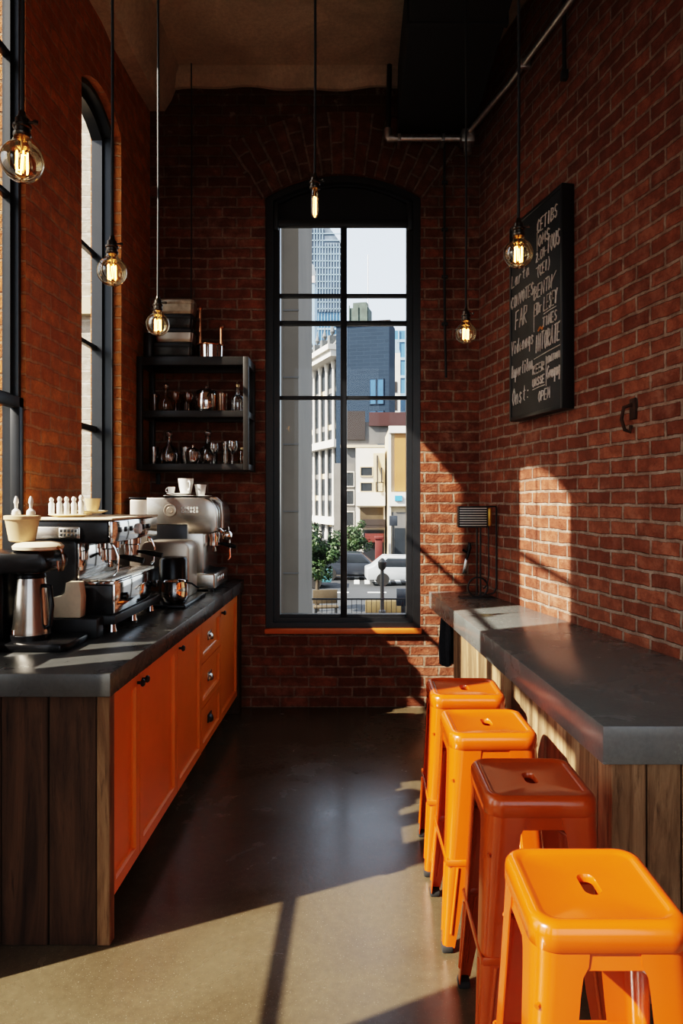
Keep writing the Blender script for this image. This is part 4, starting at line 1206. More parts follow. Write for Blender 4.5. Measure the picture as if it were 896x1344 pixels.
mb = MB(); mb.lathe([(0.075, 0.032), (0.077, 0.045), (0.074, 0.07), (0.070, 0.10), (0.058, 0.285), (0.054, 0.295)], (-1.335, 2.86, TOPZ), 32)
fl = mb.build('flask', 'steel', root, w=True)
mb = MB(); mb.lathe([(0.0785, 0.032), (0.0785, 0.052), (0.0765, 0.054)], (-1.335, 2.86, TOPZ), 32); mb.lathe([(0.060, 0.280), (0.062, 0.285), (0.058, 0.300)], (-1.335, 2.86, TOPZ), 28); mb.build('flask_band', 'black_plastic', fl, w=True)
mb = MB(); mb.tube([(-1.275, 2.84, TOPZ + 0.25), (-1.245, 2.835, TOPZ + 0.245), (-1.238, 2.835, TOPZ + 0.17), (-1.245, 2.835, TOPZ + 0.09), (-1.262, 2.84, TOPZ + 0.08)], 0.009, 8); mb.build('flask_handle', 'black_plastic', fl, w=True)
mb = MB(); mb.lathe([(0.008, 0), (0.011, 0.004), (0.009, 0.022)], (-1.375, 2.80, TOPZ + 0.055), 12); mb.build('tap', 'chrome', fl, w=True)
# dripper on top of it
root = thing('dripper', 'tan ceramic dripper with a loop handle resting on the black brewer', 'dripper', (-1.315, 2.86, 1.341))
mb = MB(); mb.lathe([(0.075, 0), (0.095, 0.006), (0.098, 0.018), (0.085, 0.030), (0.06, 0.036)], (-1.305, 2.86, 1.341), 30); mb.build('flange', 'cream_paper', root, w=True)
mb = MB(); mb.tube([(-1.215, 2.83, 1.356), (-1.198, 2.83, 1.345), (-1.188, 2.83, 1.30), (-1.194, 2.83, 1.265), (-1.208, 2.83, 1.262), (-1.2105, 2.83, 1.30)], 0.007, 8); mb.build('handle', 'amber_glass', root, w=True)['label'] = 'amber glass loop handle'
root = thing('paper_tub', 'tan tapered tub with a rim, standing on the dripper', 'tub', (-1.37, 2.86, 1.3775))
mb = MB(); mb.lathe([(0.045, 0), (0.05, 0.004), (0.064, 0.085), (0.066, 0.09)], (-1.37, 2.86, 1.3775), 28); mb.build('body', 'kraft', root, w=True)
mb = MB(); mb.lathe([(0.067, 0.088), (0.0695, 0.090), (0.0695, 0.104), (0.064, 0.106)], (-1.37, 2.86, 1.3775), 28); mb.build('lid', 'kraft', root, w=True)
for x, w_ in ((-1.395, 'left'), (-1.335, 'right')):
    mb = MB(); mb.lathe([(0.016, 0), (0.018, 0.004), (0.016, 0.018), (0.006, 0.028), (0.007, 0.045), (0.010, 0.052), (0.008, 0.066), (0.003, 0.078)], (x, 2.86, 1.484), 18)
    single(mb, 'bottle_stopper', 'china', 'white pawn-shaped stopper on the tan tub, %s one of two' % w_, 'stopper', (x, 2.86, 1.484), 'white stoppers on the tub')
mb = MB(); mb.lathe([(0.034, 0), (0.036, 0.006), (0.034, 0.12), (0.024, 0.16), (0.014, 0.18), (0.014, 0.21)], (-1.385, 2.58, TOPZ), 22)
single(mb, 'syrup_bottle', 'honey', 'orange syrup bottle cut by the left edge on the worktop', 'bottle', (-1.385, 2.58, TOPZ))

# ------------------------------------------------------------------ grinder, pitcher
root = thing('coffee_grinder', 'rounded steel grinder with a black drum, between the two espresso machines', 'grinder', (-1.1, 4.1, TOPZ))
mb = MB(); pr = []
x0, x1, z0, z1, r_ = -1.29, -1.0, TOPZ + 0.02, 1.30, 0.05
for cx, cz_, a in ((x1 - r_, z1 - r_, 0), (x0 + r_, z1 - r_, 90)):
    for i in range(6):
        t = R(a + 18 * i); pr.append((cx + r_ * math.cos(t), cz_ + r_ * math.sin(t)))
pr += [(x0, z0), (x1, z0)]
mb.prism(pr, 'y', 4.14, 4.36, 0.012); mb.build('body', 'steel_warm', root, w=True)
mb = MB(); mb.box(-1.20, -0.945, 3.825, 4.36, TOPZ, TOPZ + 0.022, 0.008, 3); mb.build('base', 'black_plastic', root, w=True)
mb = MB(); mb.lathe([(0.080, 0.022), (0.082, 0.03), (0.080, 0.25), (0.072, 0.262), (0.06, 0.265)], (-1.075, 4.075, TOPZ), 28); mb.build('drum', 'black_plastic', root, w=True)
root = thing('milk_pitcher', 'shiny steel milk pitcher on the black grinder base', 'pitcher', (-1.02, 3.905, TOPZ + 0.0225))
mb = MB(); mb.lathe([(0.045, 0), (0.058, 0.006), (0.072, 0.04), (0.074, 0.075), (0.070, 0.118), (0.072, 0.122), (0.067, 0.118), (0.070, 0.075), (0.066, 0.03), (0.001, 0.012)], (-1.02, 3.905, TOPZ + 0.0225), 32, cap1=False); mb.build('body', 'chrome', root, w=True, angle=60)
mb = MB(); mb.tube([(-0.952, 3.90, TOPZ + 0.135), (-0.925, 3.90, TOPZ + 0.13), (-0.90, 3.90, TOPZ + 0.112), (-0.885, 3.90, TOPZ + 0.105)], 0.005, 8, radii=[.006, .005, .005, .006]); mb.build('handle', 'black_metal', root, w=True)

# ------------------------------------------------------------------ silver espresso machine
root = thing('espresso_machine', 'brushed silver espresso machine with white cups on top, by the back wall', 'coffee machine', (-1.15, 4.75, TOPZ))
Y0, Y1 = 4.52, 4.98
pr = [(-1.365, 1.385), (-1.105, 1.385), (-1.10, 1.325), (-0.955, 1.325), (-0.925, 1.335), (-0.91, 1.37)]
for i in range(7):
    t = R(15 * i); pr.append((-0.91 - 0.11 + 0.11 * math.cos(t), 1.455 + 0.105 * math.sin(t)))
pr += [(-1.365, 1.56)]
mb = MB(); mb.prism(pr, 'y', Y0, Y1, 0.008); mb.build('upper_body', 'steel', root, w=True)
mb = MB(); mb.box(-1.485, -1.367, Y0 + 0.03, Y1, 1.03, 1.548, 0.012); mb.build('water_tank', 'steel_warm', root, w=True)
mb = MB(); mb.box(-1.49, -1.37, Y0 + 0.03, Y1, 1.549, 1.562, 0.005); mb.build('tank_lid', 'black_plastic', root, w=True)
mb = MB(); mb.box(-1.355, -1.00, Y0 + 0.01, Y1, 1.06, 1.386, 0.006); mb.build('column', 'steel', root, w=True)
mb = MB(); mb.box(-1.35, -1.105, Y0 + 0.004, Y0 + 0.02, 1.10, 1.383, 0.004); mb.build('side_panel', 'black_plastic', root, w=True)
mb = MB(); mb.box(-1.36, -0.925, Y0 - 0.005, Y1, 0.968, 1.068, 0.010, 3); dt = mb.build('drip_tray', 'steel', root, w=True)
mb = MB()
for k in range(12): mb.box(-0.995 + 0.0055 * k, -0.9925 + 0.0055 * k, Y0 + 0.03, Y1 - 0.03, 1.067, 1.072)
mb.build('tray_grate', 'black_metal', dt, w=True)
mb = MB()
for k in range(4): mb.box(-0.9265, -0.922, 4.62 + 0.06 * k, 4.655 + 0.06 * k, 1.0, 1.04, 0.002)
mb.build('tray_marks', 'chrome', dt, w=True)
for x in (-1.33, -0.96):
    for y in (Y0 + 0.04, Y1 - 0.05):
        mb = MB(); mb.cyl((x, y, TOPZ), 0.02, 0.02, 14); mb.build('foot', 'black_metal', root, w=True)
# round emblem and raised marks on the side facing the viewer
mb = MB(); mb.lathe([(0.040, 0), (0.040, 0.004), (0.034, 0.005), (0.034, 0.002)], n=28, mat=Matrix.Translation((-1.215, Y0, 1.478)) @ Matrix.Rotation(R(90), 4, 'X')); mb.lathe([(0.022, 0), (0.018, 0.006)], n=20, mat=Matrix.Translation((-1.215, Y0, 1.478)) @ Matrix.Rotation(R(90), 4, 'X'))
mb.build('emblem', 'steel_warm', root, w=True)
mb = MB()
for r_ in range(2):
    for k in range(6):
        x = -1.14 + k * 0.019; z = 1.462 + r_ * 0.022
        mb.box(x, x + 0.013, Y0 - 0.003, Y0 + 0.001, z, z + 0.004); mb.box(x, x + 0.004, Y0 - 0.003, Y0 + 0.001, z, z + 0.016)
        mb.box(x, x + 0.013, Y0 - 0.003, Y0 + 0.001, z + 0.012, z + 0.016)
        if k % 2: mb.box(x + 0.009, x + 0.013, Y0 - 0.003, Y0 + 0.001, z, z + 0.016)
mb.build('raised_lettering', 'print_white', root, w=True)
mb = MB(); mb.lathe([(0.04, 0), (0.04, -0.035), (0.034, -0.05), (0.034, -0.07)], (-0.965, 4.70, 1.328), 22); gh = mb.build('group_head', 'chrome', root, w=True)
mb = MB(); mb.lathe([(0.034, 0), (0.034, -0.022), (0.018, -0.032)], (-0.965, 4.70, 1.262), 20); mb.tube([(-0.965, 4.69, 1.232), (-0.965, 4.675, 1.20)], 0.007, 8); mb.tube([(-0.965, 4.71, 1.232), (-0.965, 4.725, 1.20)], 0.007, 8); mb.build('portafilter', 'chrome', gh, w=True)
mb = MB(); mb.tube([(-0.935, 4.70, 1.252), (-0.90, 4.70, 1.25), (-0.86, 4.70, 1.24), (-0.82, 4.70, 1.228)], 0.013, 10, radii=[.007, .012, .015, .012]); mb.build('portafilter_handle', 'black_plastic', gh, w=True)
mb = MB(); mb.lathe([(0.004, -0.036), (0.020, -0.030), (0.034, -0.010), (0.036, 0.006), (0.026, 0.026), (0.006, 0.034)], n=22, mat=Matrix.Translation((-0.872, 4.66, 1.31)) @ Matrix.Rotation(R(70), 4, 'Y')); mb.tube([(-0.93, 4.66, 1.36), (-0.90, 4.66, 1.33)], 0.010, 8); mb.build('steam_knob', 'chrome', root, w=True)
mb = MB(); mb.tube([(-0.97, 4.60, 1.555), (-0.93, 4.60, 1.55), (-0.90, 4.60, 1.52), (-0.893, 4.60, 1.45), (-0.893, 4.60, 1.36)], 0.013, 10); mb.build('steam_pipe', 'steel', root, w=True)
mb = MB(); mb.tube([(-0.90, 4.84, 1.36), (-0.89, 4.84, 1.28), (-0.885, 4.84, 1.15), (-0.90, 4.84, 1.13)], 0.006, 8); mb.build('steam_wand', 'chrome', root, w=True)
ZS = 1.5605
plate('saucer', 'white saucer, wide bottom one on the silver machine', -1.20, 4.70, ZS, 0.105, 'china', 'white saucers on the silver machine')
plate('saucer', 'small white saucer at the right on the silver machine', -1.045, 4.72, ZS, 0.06, 'china', 'white saucers on the silver machine')
plate('saucer', 'white saucer stacked on the wide bottom one', -1.20, 4.70, ZS + 0.0145, 0.085, 'china', 'white saucers on the silver machine')
GC = 'white cups on the silver machine'
cup('coffee_cup', 'tallest white cup on the silver espresso machine', -1.155, 4.70, ZS + 0.0215, 0.052, 0.105, 'china', -0.95, GC)
cup('coffee_cup', 'small white cup right of the tallest on the silver machine', -1.062, 4.72, ZS + 0.007, 0.040, 0.080, 'china', None, GC)
cup('coffee_cup', 'small white cup tucked left behind the tallest', -1.262, 4.735, ZS + 0.0215, 0.026, 0.05, 'china', PI, GC)
mb = MB(); mb.box(-1.5, -1.47, YB - 0.03, YB - 0.002, 1.66, 1.74, 0.006); mb.tube([(-1.485, YB - 0.03, 1.68), (-1.485, YB - 0.05, 1.665), (-1.485, YB - 0.05, 1.70)], 0.006, 8)
single(mb, 'wall_hook', 'black_metal', 'small black hook on back wall under the left shelf corner', 'hook', (-1.485, YB - 0.03, 1.66))

# ------------------------------------------------------------------ things at the far end of the bar
root = thing('slatted_box', 'small black slatted box on a wire stand at the far end of bar', 'box', (0.83, 4.87, BZ))
mb = MB(); mb.box(0.70, 0.985 - 0.04, 4.84, 4.93, BZ, BZ + 0.006, 0.002); mb.build('base_plate', 'black_metal', root, w=True)
zc0, zc1 = 1.352, 1.500
mb = MB(); mb.box(0.69, 0.895, 4.84, 4.92, zc0, zc1, 0.006); bx_ = mb.build('housing', 'black_metal', root, w=True)
mb = MB()
for k in range(8):
    z = zc0 + 0.014 + k * 0.0168
    mb.box(0.700, 0.885, 4.832, 4.842, z, z + 0.005, 0.001)
mb.build('slats', 'print_white', bx_, w=True)
mb = MB(); mb.box(0.895, 0.925, 4.85, 4.91, zc0 + 0.01, zc1 - 0.01, 0.010); mb.build('side_fitting', 'brass_part', root, w=True)
mb = MB()
for x in (0.825, 0.85): mb.tube([(x, 4.88, BZ + 0.004), (x, 4.88, zc0 + 0.01)], 0.006, 8)
mb.tube([(0.905, 4.88, zc0 + 0.02), (0.908, 4.88, 1.02), (0.895, 4.88, 0.95), (0.87, 4.88, 0.925)], 0.005, 8)
mb.tube([(0.78, 4.89, zc1 - 0.004), (0.958, 4.89, zc1 - 0.002), (0.962, 4.89, zc1 - 0.02), (0.962, 4.89, 0.93), (0.945, 4.89, 0.895), (0.90, 4.89, 0.88), (0.86, 4.885, 0.90)], 0.006, 8)
mb.build('wire_stand', 'black_metal', root, w=True)
mb = MB(); mb.tube([(0.83 + .068 * math.cos(2 * PI * i / 32), 4.87, BZ + 0.075 + .068 * math.sin(2 * PI * i / 32)) for i in range(32)], 0.006, 8, closed=True); mb.build('ring', 'black_metal', root, w=True)
root = thing('corkscrew', 'black and steel corkscrew hanging on the back wall above the bar', 'corkscrew', (px(612, 5.19), 5.19, 1.0))
xk = px(612, 5.19)
mb = MB(); mb.tube([(xk + 0.02, 5.19, 1.225), (xk + 0.022, 5.19, 1.19), (xk + 0.012, 5.19, 1.14), (xk - 0.002, 5.19, 1.10)], 0.012, 10, radii=[.010, .016, .011, .009]); mb.tube([(xk + 0.01, 5.19, 1.15), (xk - 0.028, 5.19, 1.175)], 0.009, 8)
mb.tube([(xk + 0.02, 5.19, 1.215), (xk + 0.02, YB - 0.001, 1.225)], 0.004, 6)
mb.build('handle', 'black_plastic', root, w=True)
mb = MB(); mb.prism([(xk - 0.012, 1.11), (xk + 0.012, 1.115), (xk - 0.002, 1.005), (xk - 0.035, 0.995)], 'y', 5.185, 5.193, 0.002); mb.build('blade', 'steel', root, w=True)
# black cloth hanging under the bar end
mb = MB()
rings = []
x0_ = 0.628
for i in range(13):
    t = i / 12.0
    z = 0.742 - 0.36 * t
    ring = []
    for k in range(24):
        a = 2 * PI * k / 24
        rr = (0.036 + 0.034 * math.sin(min(t * 2.2, 1.57)) - 0.012 * t) * (1 + 0.30 * math.cos(5 * a + t * 1.6))
        ring.append((x0_ + 0.012 * t + rr * math.cos(a) * 0.9, 4.99 + rr * math.sin(a) * 0.8, z + 0.02 * math.cos(2 * a + 1) * t))
    rings.append(ring)
mb.rings(rings)
mb.tube([(x0_ + 0.01, 4.99, 0.735), (x0_ + 0.015, 5.0, 0.7445)], 0.008, 8)
single(mb, 'hanging_cloth', 'black_cloth', 'black cloth hanging in folds from the far underside of the bar', 'cloth', (x0_, 4.99, 0.38))

# ------------------------------------------------------------------ outside: street and buildings
GZ = -2.45
mb = MB(); mb.faces([(-200, -60, GZ), (200, -60, GZ), (200, 220, GZ), (-200, 220, GZ)], [(0, 1, 2, 3)])
g = mb.build('street_ground', 'asphalt', smooth=False); g['kind'] = 'structure'
mb = MB(); mb.box(-14, 14, 7.0, 24.0, GZ, GZ + 0.10); mb.box(-14, 14, 36.5, 45, GZ, GZ + 0.12)
o = mb.build('pavement', 'pavement', smooth=False); o['kind'] = 'structure'
mb = MB()
for k in range(9): mb.box(-6 + 1.6 * k, -5.2 + 1.6 * k, 29.9, 30.1, GZ, GZ + 0.01)
for k in range(6): mb.box(-0.2 + 0.5 * k, 0.05 + 0.5 * k, 33.0, 36.0, GZ, GZ + 0.012)
o = mb.build('road_marking', 'road_paint', smooth=False); o['kind'] = 'structure'

def facade_mat(a, b):
    """matrix: local x along the facade (a->b), local y into the building, z up"""
    a = Vector((a[0], a[1], 0)); b = Vector((b[0], b[1], 0)); u = (b - a).normalized(); n = Vector((-u.y, u.x, 0))
    return Matrix(((u.x, n.x, 0, a.x), (u.y, n.y, 0, a.y), (0, 0, 1, 0), (0, 0, 0, 1))), (b - a).length
def uvbox(mb, x0, x1, y0, y1, z0, z1, mat):
    n0 = len(mb.bm.faces)
    vs = [mat @ Vector(p) for p in ((x0, y0, z0), (x1, y0, z0), (x1, y1, z0), (x0, y1, z0), (x0, y0, z1), (x1, y0, z1), (x1, y1, z1), (x0, y1, z1))]
    v = [mb.bm.verts.new(p) for p in vs]
    for f, ww in (((0, 1, 5, 4), x1 - x0), ((1, 2, 6, 5), y1 - y0), ((2, 3, 7, 6), x1 - x0), ((3, 0, 4, 7), y1 - y0), ((4, 5, 6, 7), x1 - x0), ((3, 2, 1, 0), x1 - x0)):
        fc = mb.bm.faces.new([v[i] for i in f])
        for lp, uv in zip(fc.loops, ((0, z0), (ww, z0), (ww, z1), (0, z1))): lp[mb.uv].uv = uv
I4 = Matrix.Identity(4)
def building(name, label, a, b, depth, z1, wallm, z0=GZ, cat='building', group='buildings across the street'):
    mat, L = facade_mat(a, b)
    root = thing(name, label, cat, ((a[0] + b[0]) / 2, (a[1] + b[1]) / 2, z0), 0, group)
    mb = MB(); uvbox(mb, 0, L, 0, depth, z0, z1, mat)
    mb.build('wall', wallm, root, w=True, smooth=False)
    return root, mat, L
def win(root, mat, x0, x1, z0, z1, m_='win_dark', fr='stone_white', nb=1, framed=True):
    t = 0.05 * max(1, (x1 - x0))
    mb = MB()
    if framed:
        for (p, q, r_, s) in ((x0 - t, x1 + t, z0 - t, z0), (x0 - t, x1 + t, z1, z1 + t), (x0 - t, x0, z0, z1), (x1, x1 + t, z0, z1)):
            mb.box(p, q, -0.08, 0.02, r_, s, 0, 1, mat)
        f = mb.build('window', fr, root, w=True, smooth=False)
    mb = MB(); mb.box(x0, x1, -0.03, 0.01, z0, z1, 0, 1, mat)
    if framed: mb.build('pane', m_, f, w=True, smooth=False)
    else: mb.build('window', m_, root, w=True, smooth=False)
def extra(root, mat, name, boxes, m_, bev=0):
    mb = MB()
    for b in boxes: mb.box(*b, bev, 1, mat)
    return mb.build(name, m_, root, w=True, smooth=False)

# pale brick neighbour seen through the left windows
root, mt, L = building('brick_building', 'pale sunlit brick building seen through the left windows', (-22, 9.0), (-2.3, 9.0), 4.4, 14, 'brick_pale', group=None)
extra(root, mt, 'ledge', [(0, L, -0.12, 0, 3.9, 4.1), (0, L, -0.2, 0, 13.6, 14)], 'stone_cream')
for x in (1.5, 5, 8.5): win(root, mt, x, x + 1.2, 0.8, 2.8, 'win_dark', 'stone_cream')
# taupe pillar building at the left of the back window
root, mt, L = building('concrete_tower', 'plain taupe concrete pillar building at the left edge of the back window', (-5.5, 13.6), (-1.16, 13.6), 4, 16, 'concrete_taupe')
extra(root, mt, 'pilaster', [(L - 0.42, L - 0.30, -0.05, 0.02, GZ, 16), (L - 0.25, L, -0.03, 0.02, GZ + 1.2, GZ + 1.35)], 'concrete_taupe')
extra(root, mt, 'joint', [(L - 0.5, L + 0.01, -0.012, 0.0, z, z + 0.025) for z in (0.1, 1.3, 2.6, 3.9, 5.2)], 'stone_grey')

def ds(d): return d / F
# white columned building
A, B = (-8.2, 83.0), (-1.5, 66.5)
root, mt, L = building('columned_building', 'white stone building with tall columns and a grey mansard roof', A, B, 4, 15.0, 'win_dark')
nC = 9
for k in range(nC + 1):
    x = L * k / nC
    mb = MB()
    prof = [(0.24, GZ), (0.24, GZ + 0.6), (0.19, GZ + 0.9), (0.17, 14.2), (0.24, 14.4), (0.32, 15.0)]
    mb.lathe(prof, (0, 0, 0), 10, mat=mt @ Matrix.Translation((x, -0.15, 0)))
    mb.build('column', 'stone_white', root, w=True)
for k in range(nC):
    for z in (-1.2, 1.4, 3.6, 8.4, 12.0):
        x = L * (k + 0.5) / nC
        extra(root, mt, 'window_bar', [(x - 0.75, x + 0.75, -0.03, 0, z, z + 0.5)], 'stone_grey' if (k + int(z)) % 3 else 'stone_cream')
extra(root, mt, 'band', [(-0.2, L + 0.2, -0.95, 0.1, 6.5, 7.2), (-0.2, L + 0.2, -0.9, 0.1, -0.9, -0.2)], 'stone_white')
extra(root, mt, 'cornice', [(-0.3, L + 0.3, -1.3, 0.1, 15.0, 15.6), (-0.4, L + 0.4, -1.6, 0.1, 15.6, 16.1)], 'stone_white')
mb = MB(); mb.prism([(-0.9, 16.1), (3.9, 16.1), (3.9, 18.0), (0.6, 18.0)], 'x', -0.2, L + 0.2, 0, mt); rf = mb.build('roof', 'mansard', root, w=True, smooth=False)
for k in range(8):
    x = L * (k + 0.5) / 8
    mb = MB(); mb.box(x - 0.3, x + 0.3, -1.0, 0.3, 16.1, 17.2, 0, 1, mt); mb.lathe([(0.1, 17.3), (0.26, 17.6), (0.1, 18.1), (0.02, 18.6)], (0, 0, 0), 8, mat=mt @ Matrix.Translation((x, -0.6, 0)))
    d_o = mb.build('dormer', 'mansard', rf, w=True, smooth=False)
# glass tower with lattice crown
root, mt, L = building('glass_tower', 'blue glass tower with a grey lattice upper facade', (-8.7, 118.0), (-2.6, 118.0), 6, 33, 'glass_tower')
mb = MB(); mb.prism([(-0.1, 33), (L + 0.1, 33), (L + 0.1, 44), (L - 3.0, 48.2), (-0.1, 48.2)], 'y', -0.2, 10, 0, mt); cr = mb.build('crown', 'lattice_grey', root, w=True, smooth=False)
mb = MB()
for k in range(14):
    x = -0.1 + k * L / 13; mb.box(x - .06, x + .06, -0.35, -0.2, 33, 47 if x < L - 3 else 44.5, 0, 1, mt)
for k in range(12): mb.box(-0.1, L, -0.35, -0.2, 33.4 + k * 1.15, 33.55 + k * 1.15, 0, 1, mt)
mb.build('lattice', 'tower_pale', cr, w=True, smooth=False)
extra(root, mt, 'mullions', [(x * L / 12 - .05, x * L / 12 + .05, -0.15, 0, 5, 33) for x in range(13)] + [(0, L, -0.12, 0, z, z + 0.35) for z in range(6, 33, 3)], 'tower_pale')
root, mt, L = building('pale_tower', 'pale blue tower with a white round cap and red band', (-8.0, 90.0), (-5.6, 90.0), 6, 29.5, 'tower_pale')
mb = MB(); mb.lathe([(1.25, 29.5), (1.25, 31.2), (1.0, 32.0), (0.5, 32.6), (0.05, 32.8)], (-6.8, 91.5, 0), 24); mb.build('cap', 'stone_white', root, w=True)
extra(root, mt, 'red_band', [(0, L, -0.1, 0, 29.3, 30.2)], 'stone_pink')
for z in (10, 13, 16, 19, 22, 25): win(root, mt, 0.9, 1.9, z, z + 1.6, 'glass_tower', framed=False)
# dark blue block
root, mt, L = building('blue_building', 'dark blue-grey brick block with a water tank on its roof', (-1.9, 60.0), (2.6, 59.0), 3, 16.6, 'brick_blue')
extra(root, mt, 'parapet', [(-0.1, L + 0.1, -0.15, 0.3, 16.35, 16.62)], 'block_brown')
for (x0, x1, z0, z1) in ((2.95, 3.45, 9.6, 11.7), (3.6, 4.1, 9.6, 11.7), (2.95, 3.45, 8.3, 9.0), (3.6, 4.1, 8.3, 9.0), (1.6, 2.4, 5.6, 6.6), (2.9, 4.2, 5.6, 6.6)): win(root, mt, x0, x1, z0, z1, 'win_blue', 'brick_blue')
mb = MB(); mb.box(0.9, 2.6, 1, 2.6, 16.8, 18.1, 0, 1, mt); mb.box(1.2, 2.4, 1.2, 2.4, 18.1, 18.6, 0, 1, mt)
for x in (0.95, 1.7, 2.5): mb.box(x - .04, x + .04, 0.9, 1.0, 16.6, 18.3, 0, 1, mt)
tk = mb.build('water_tank', 'tank_green', root, w=True, smooth=False)
mb = MB(); mb.cyl((0.85, 61, 16.6), 0.09, 1.8, 8); mb.cyl((0.85, 61, 18.4), 0.045, 4.4, 8); mb.build('antenna', 'galvanised', root, w=True)
# glass block at the right, white slim tower in front
root, mt, L = building('glass_block', 'blue glass office block at the right of the window view', (3.0, 78.0), (9.0, 78.0), 10, 20.3, 'glass_tower')
extra(root, mt, 'mullions', [(x * L / 8 - .06, x * L / 8 + .06, -0.12, 0, 0, 20.3) for x in range(9)] + [(0, L, -0.1, 0, z, z + 0.3) for z in range(1, 20, 2)], 'tower_pale')
root, mt, L = building('slim_tower', 'slim white tower with dark slits in front of the glass block', (2.75, 66.0), (3.95, 66.0), 3, 15.3, 'stone_white')
extra(root, mt, 'slits', [(0.55, 0.9, -0.05, 0, z, z + 1.0) for z in (6.5, 8.2, 9.9, 11.6)], 'block_brown')
mb = MB(); mb.prism([(0.0, 15.3), (1.2, 15.3), (0.9, 16.5), (0.35, 16.5)], 'y', 0, 2.5, 0, mt); mb.build('roof', 'tower_pale', root, w=True, smooth=False)
# brown block
root, mt, L = building('brown_block', 'dark brown flat-roofed block below the dark blue one', (-1.2, 51.5), (3.5, 51.5), 4.5, 7.2, 'stone_grey')
extra(root, mt, 'roof_band', [(-0.1, 1.7, -0.15, 0.2, 5.9, 8.0)], 'block_brown')
extra(root, mt, 'red_band', [(2.0, L + 0.1, -0.25, 0.2, 6.9, 7.9)], 'block_red')
for x in (2.6, 3.4, 4.1): win(root, mt, x, x + 0.5, 4.2, 5.6, 'win_blue', 'stone_grey')
extra(root, mt, 'terrace', [(-0.1, L + .1, -0.4, 0, 5.3, 5.5)], 'stone_cream')
# grey annex with dark windows
root, mt, L = building('grey_annex', 'narrow pale grey building left of the cream one', (-1.6, 46.0), (-0.15, 46.0), 5, 3.9, 'stone_grey')
for z in (-1.6, -0.2, 1.2, 2.4): win(root, mt, 0.55, 1.3, z, z + 0.9, 'win_dark', 'stone_white')
# cream low building
root, mt, L = building('cream_building', 'cream low-rise with dark windows and a shopfront', (-0.15, 42.0), (1.60, 42.0), 3.8, 4.6, 'stone_white')
extra(root, mt, 'side_bay', [(1.05, L, -0.08, 0.1, 1.9, 4.3)], 'stone_cream')
extra(root, mt, 'band', [(0, L, -0.35, 0, 1.15, 1.95)], 'stone_white')
for (x0, x1, z0, z1) in ((0.30, 0.98, 2.95, 3.45), (0.30, 0.98, 2.02, 2.52), (1.25, 1.62, 2.02, 2.52)): win(root, mt, x0, x1, z0, z1, 'win_dark', 'stone_cream')
extra(root, mt, 'balcony', [(0.25, L, -0.5, 0, -0.15, 0.0), (0.25, L, -0.52, -0.48, 0.0, 0.35)], 'block_brown')
extra(root, mt, 'recess', [(0.25, L - .1, -0.04, 0, 0.3, 1.05)], 'planter_brown')
extra(root, mt, 'shopfront', [(0.45, L - 0.05, -0.06, 0, GZ + 0.1, -0.3)], 'win_dark')
extra(root, mt, 'awning', [(0.55, L - 0.1, -0.5, 0, -1.0, -0.5)], 'awning_red')
mb = MB(); mb.prism([(-0.05, 4.3), (-0.02, 4.0), (-0.5, 2.0), (-0.55, 2.1)], 'x', 1.25, 1.33, 0, mt); mb.prism([(-0.05, 3.5), (-0.5, 2.6), (-0.5, 2.5), (-0.02, 3.4)], 'x', 1.5, 1.58, 0, mt); mb.build('fire_escape', 'black_metal', root, w=True, smooth=False)
# ochre building right
root, mt, L = building('ochre_building', 'ochre and cream building with tall bay windows at right', (1.72, 40.0), (4.2, 40.0), 5, 5.5, 'stone_cream')
extra(root, mt, 'bay', [(0.35, 1.0, -0.1, 0, 2.0, 5.3)], 'stone_ochre')
extra(root, mt, 'pier', [(0, 0.14, -0.12, 0, GZ, 5.4), (1.0, 1.12, -0.12, 0, GZ, 5.4)], 'stone_white')
extra(root, mt, 'band', [(0.01, L, -0.3, 0, 1.15, 1.95), (0.01, L, -0.25, 0, 5.3, 5.7)], 'stone_white')
for (x0, x1, z0, z1) in ((0.42, 0.92, 4.4, 5.0), (0.42, 0.92, 3.0, 3.6), (0.42, 0.92, 2.1, 2.75), (1.4, 2.0, 2.1, 3.4), (1.4, 2.0, 4.0, 5.0)): win(root, mt, x0, x1, z0, z1, 'win_dark', 'stone_cream')
extra(root, mt, 'shopfront', [(0.2, L - .1, -0.05, 0, GZ + .1, 0.8)], 'stone_grey')
extra(root, mt, 'shop_window', [(0.35, 0.95, -0.08, 0, GZ + .3, -0.1)], 'win_dark')
extra(root, mt, 'sign', [(0.35, 0.75, -0.4, -0.05, 1.45, 1.75)], 'sign_blue')

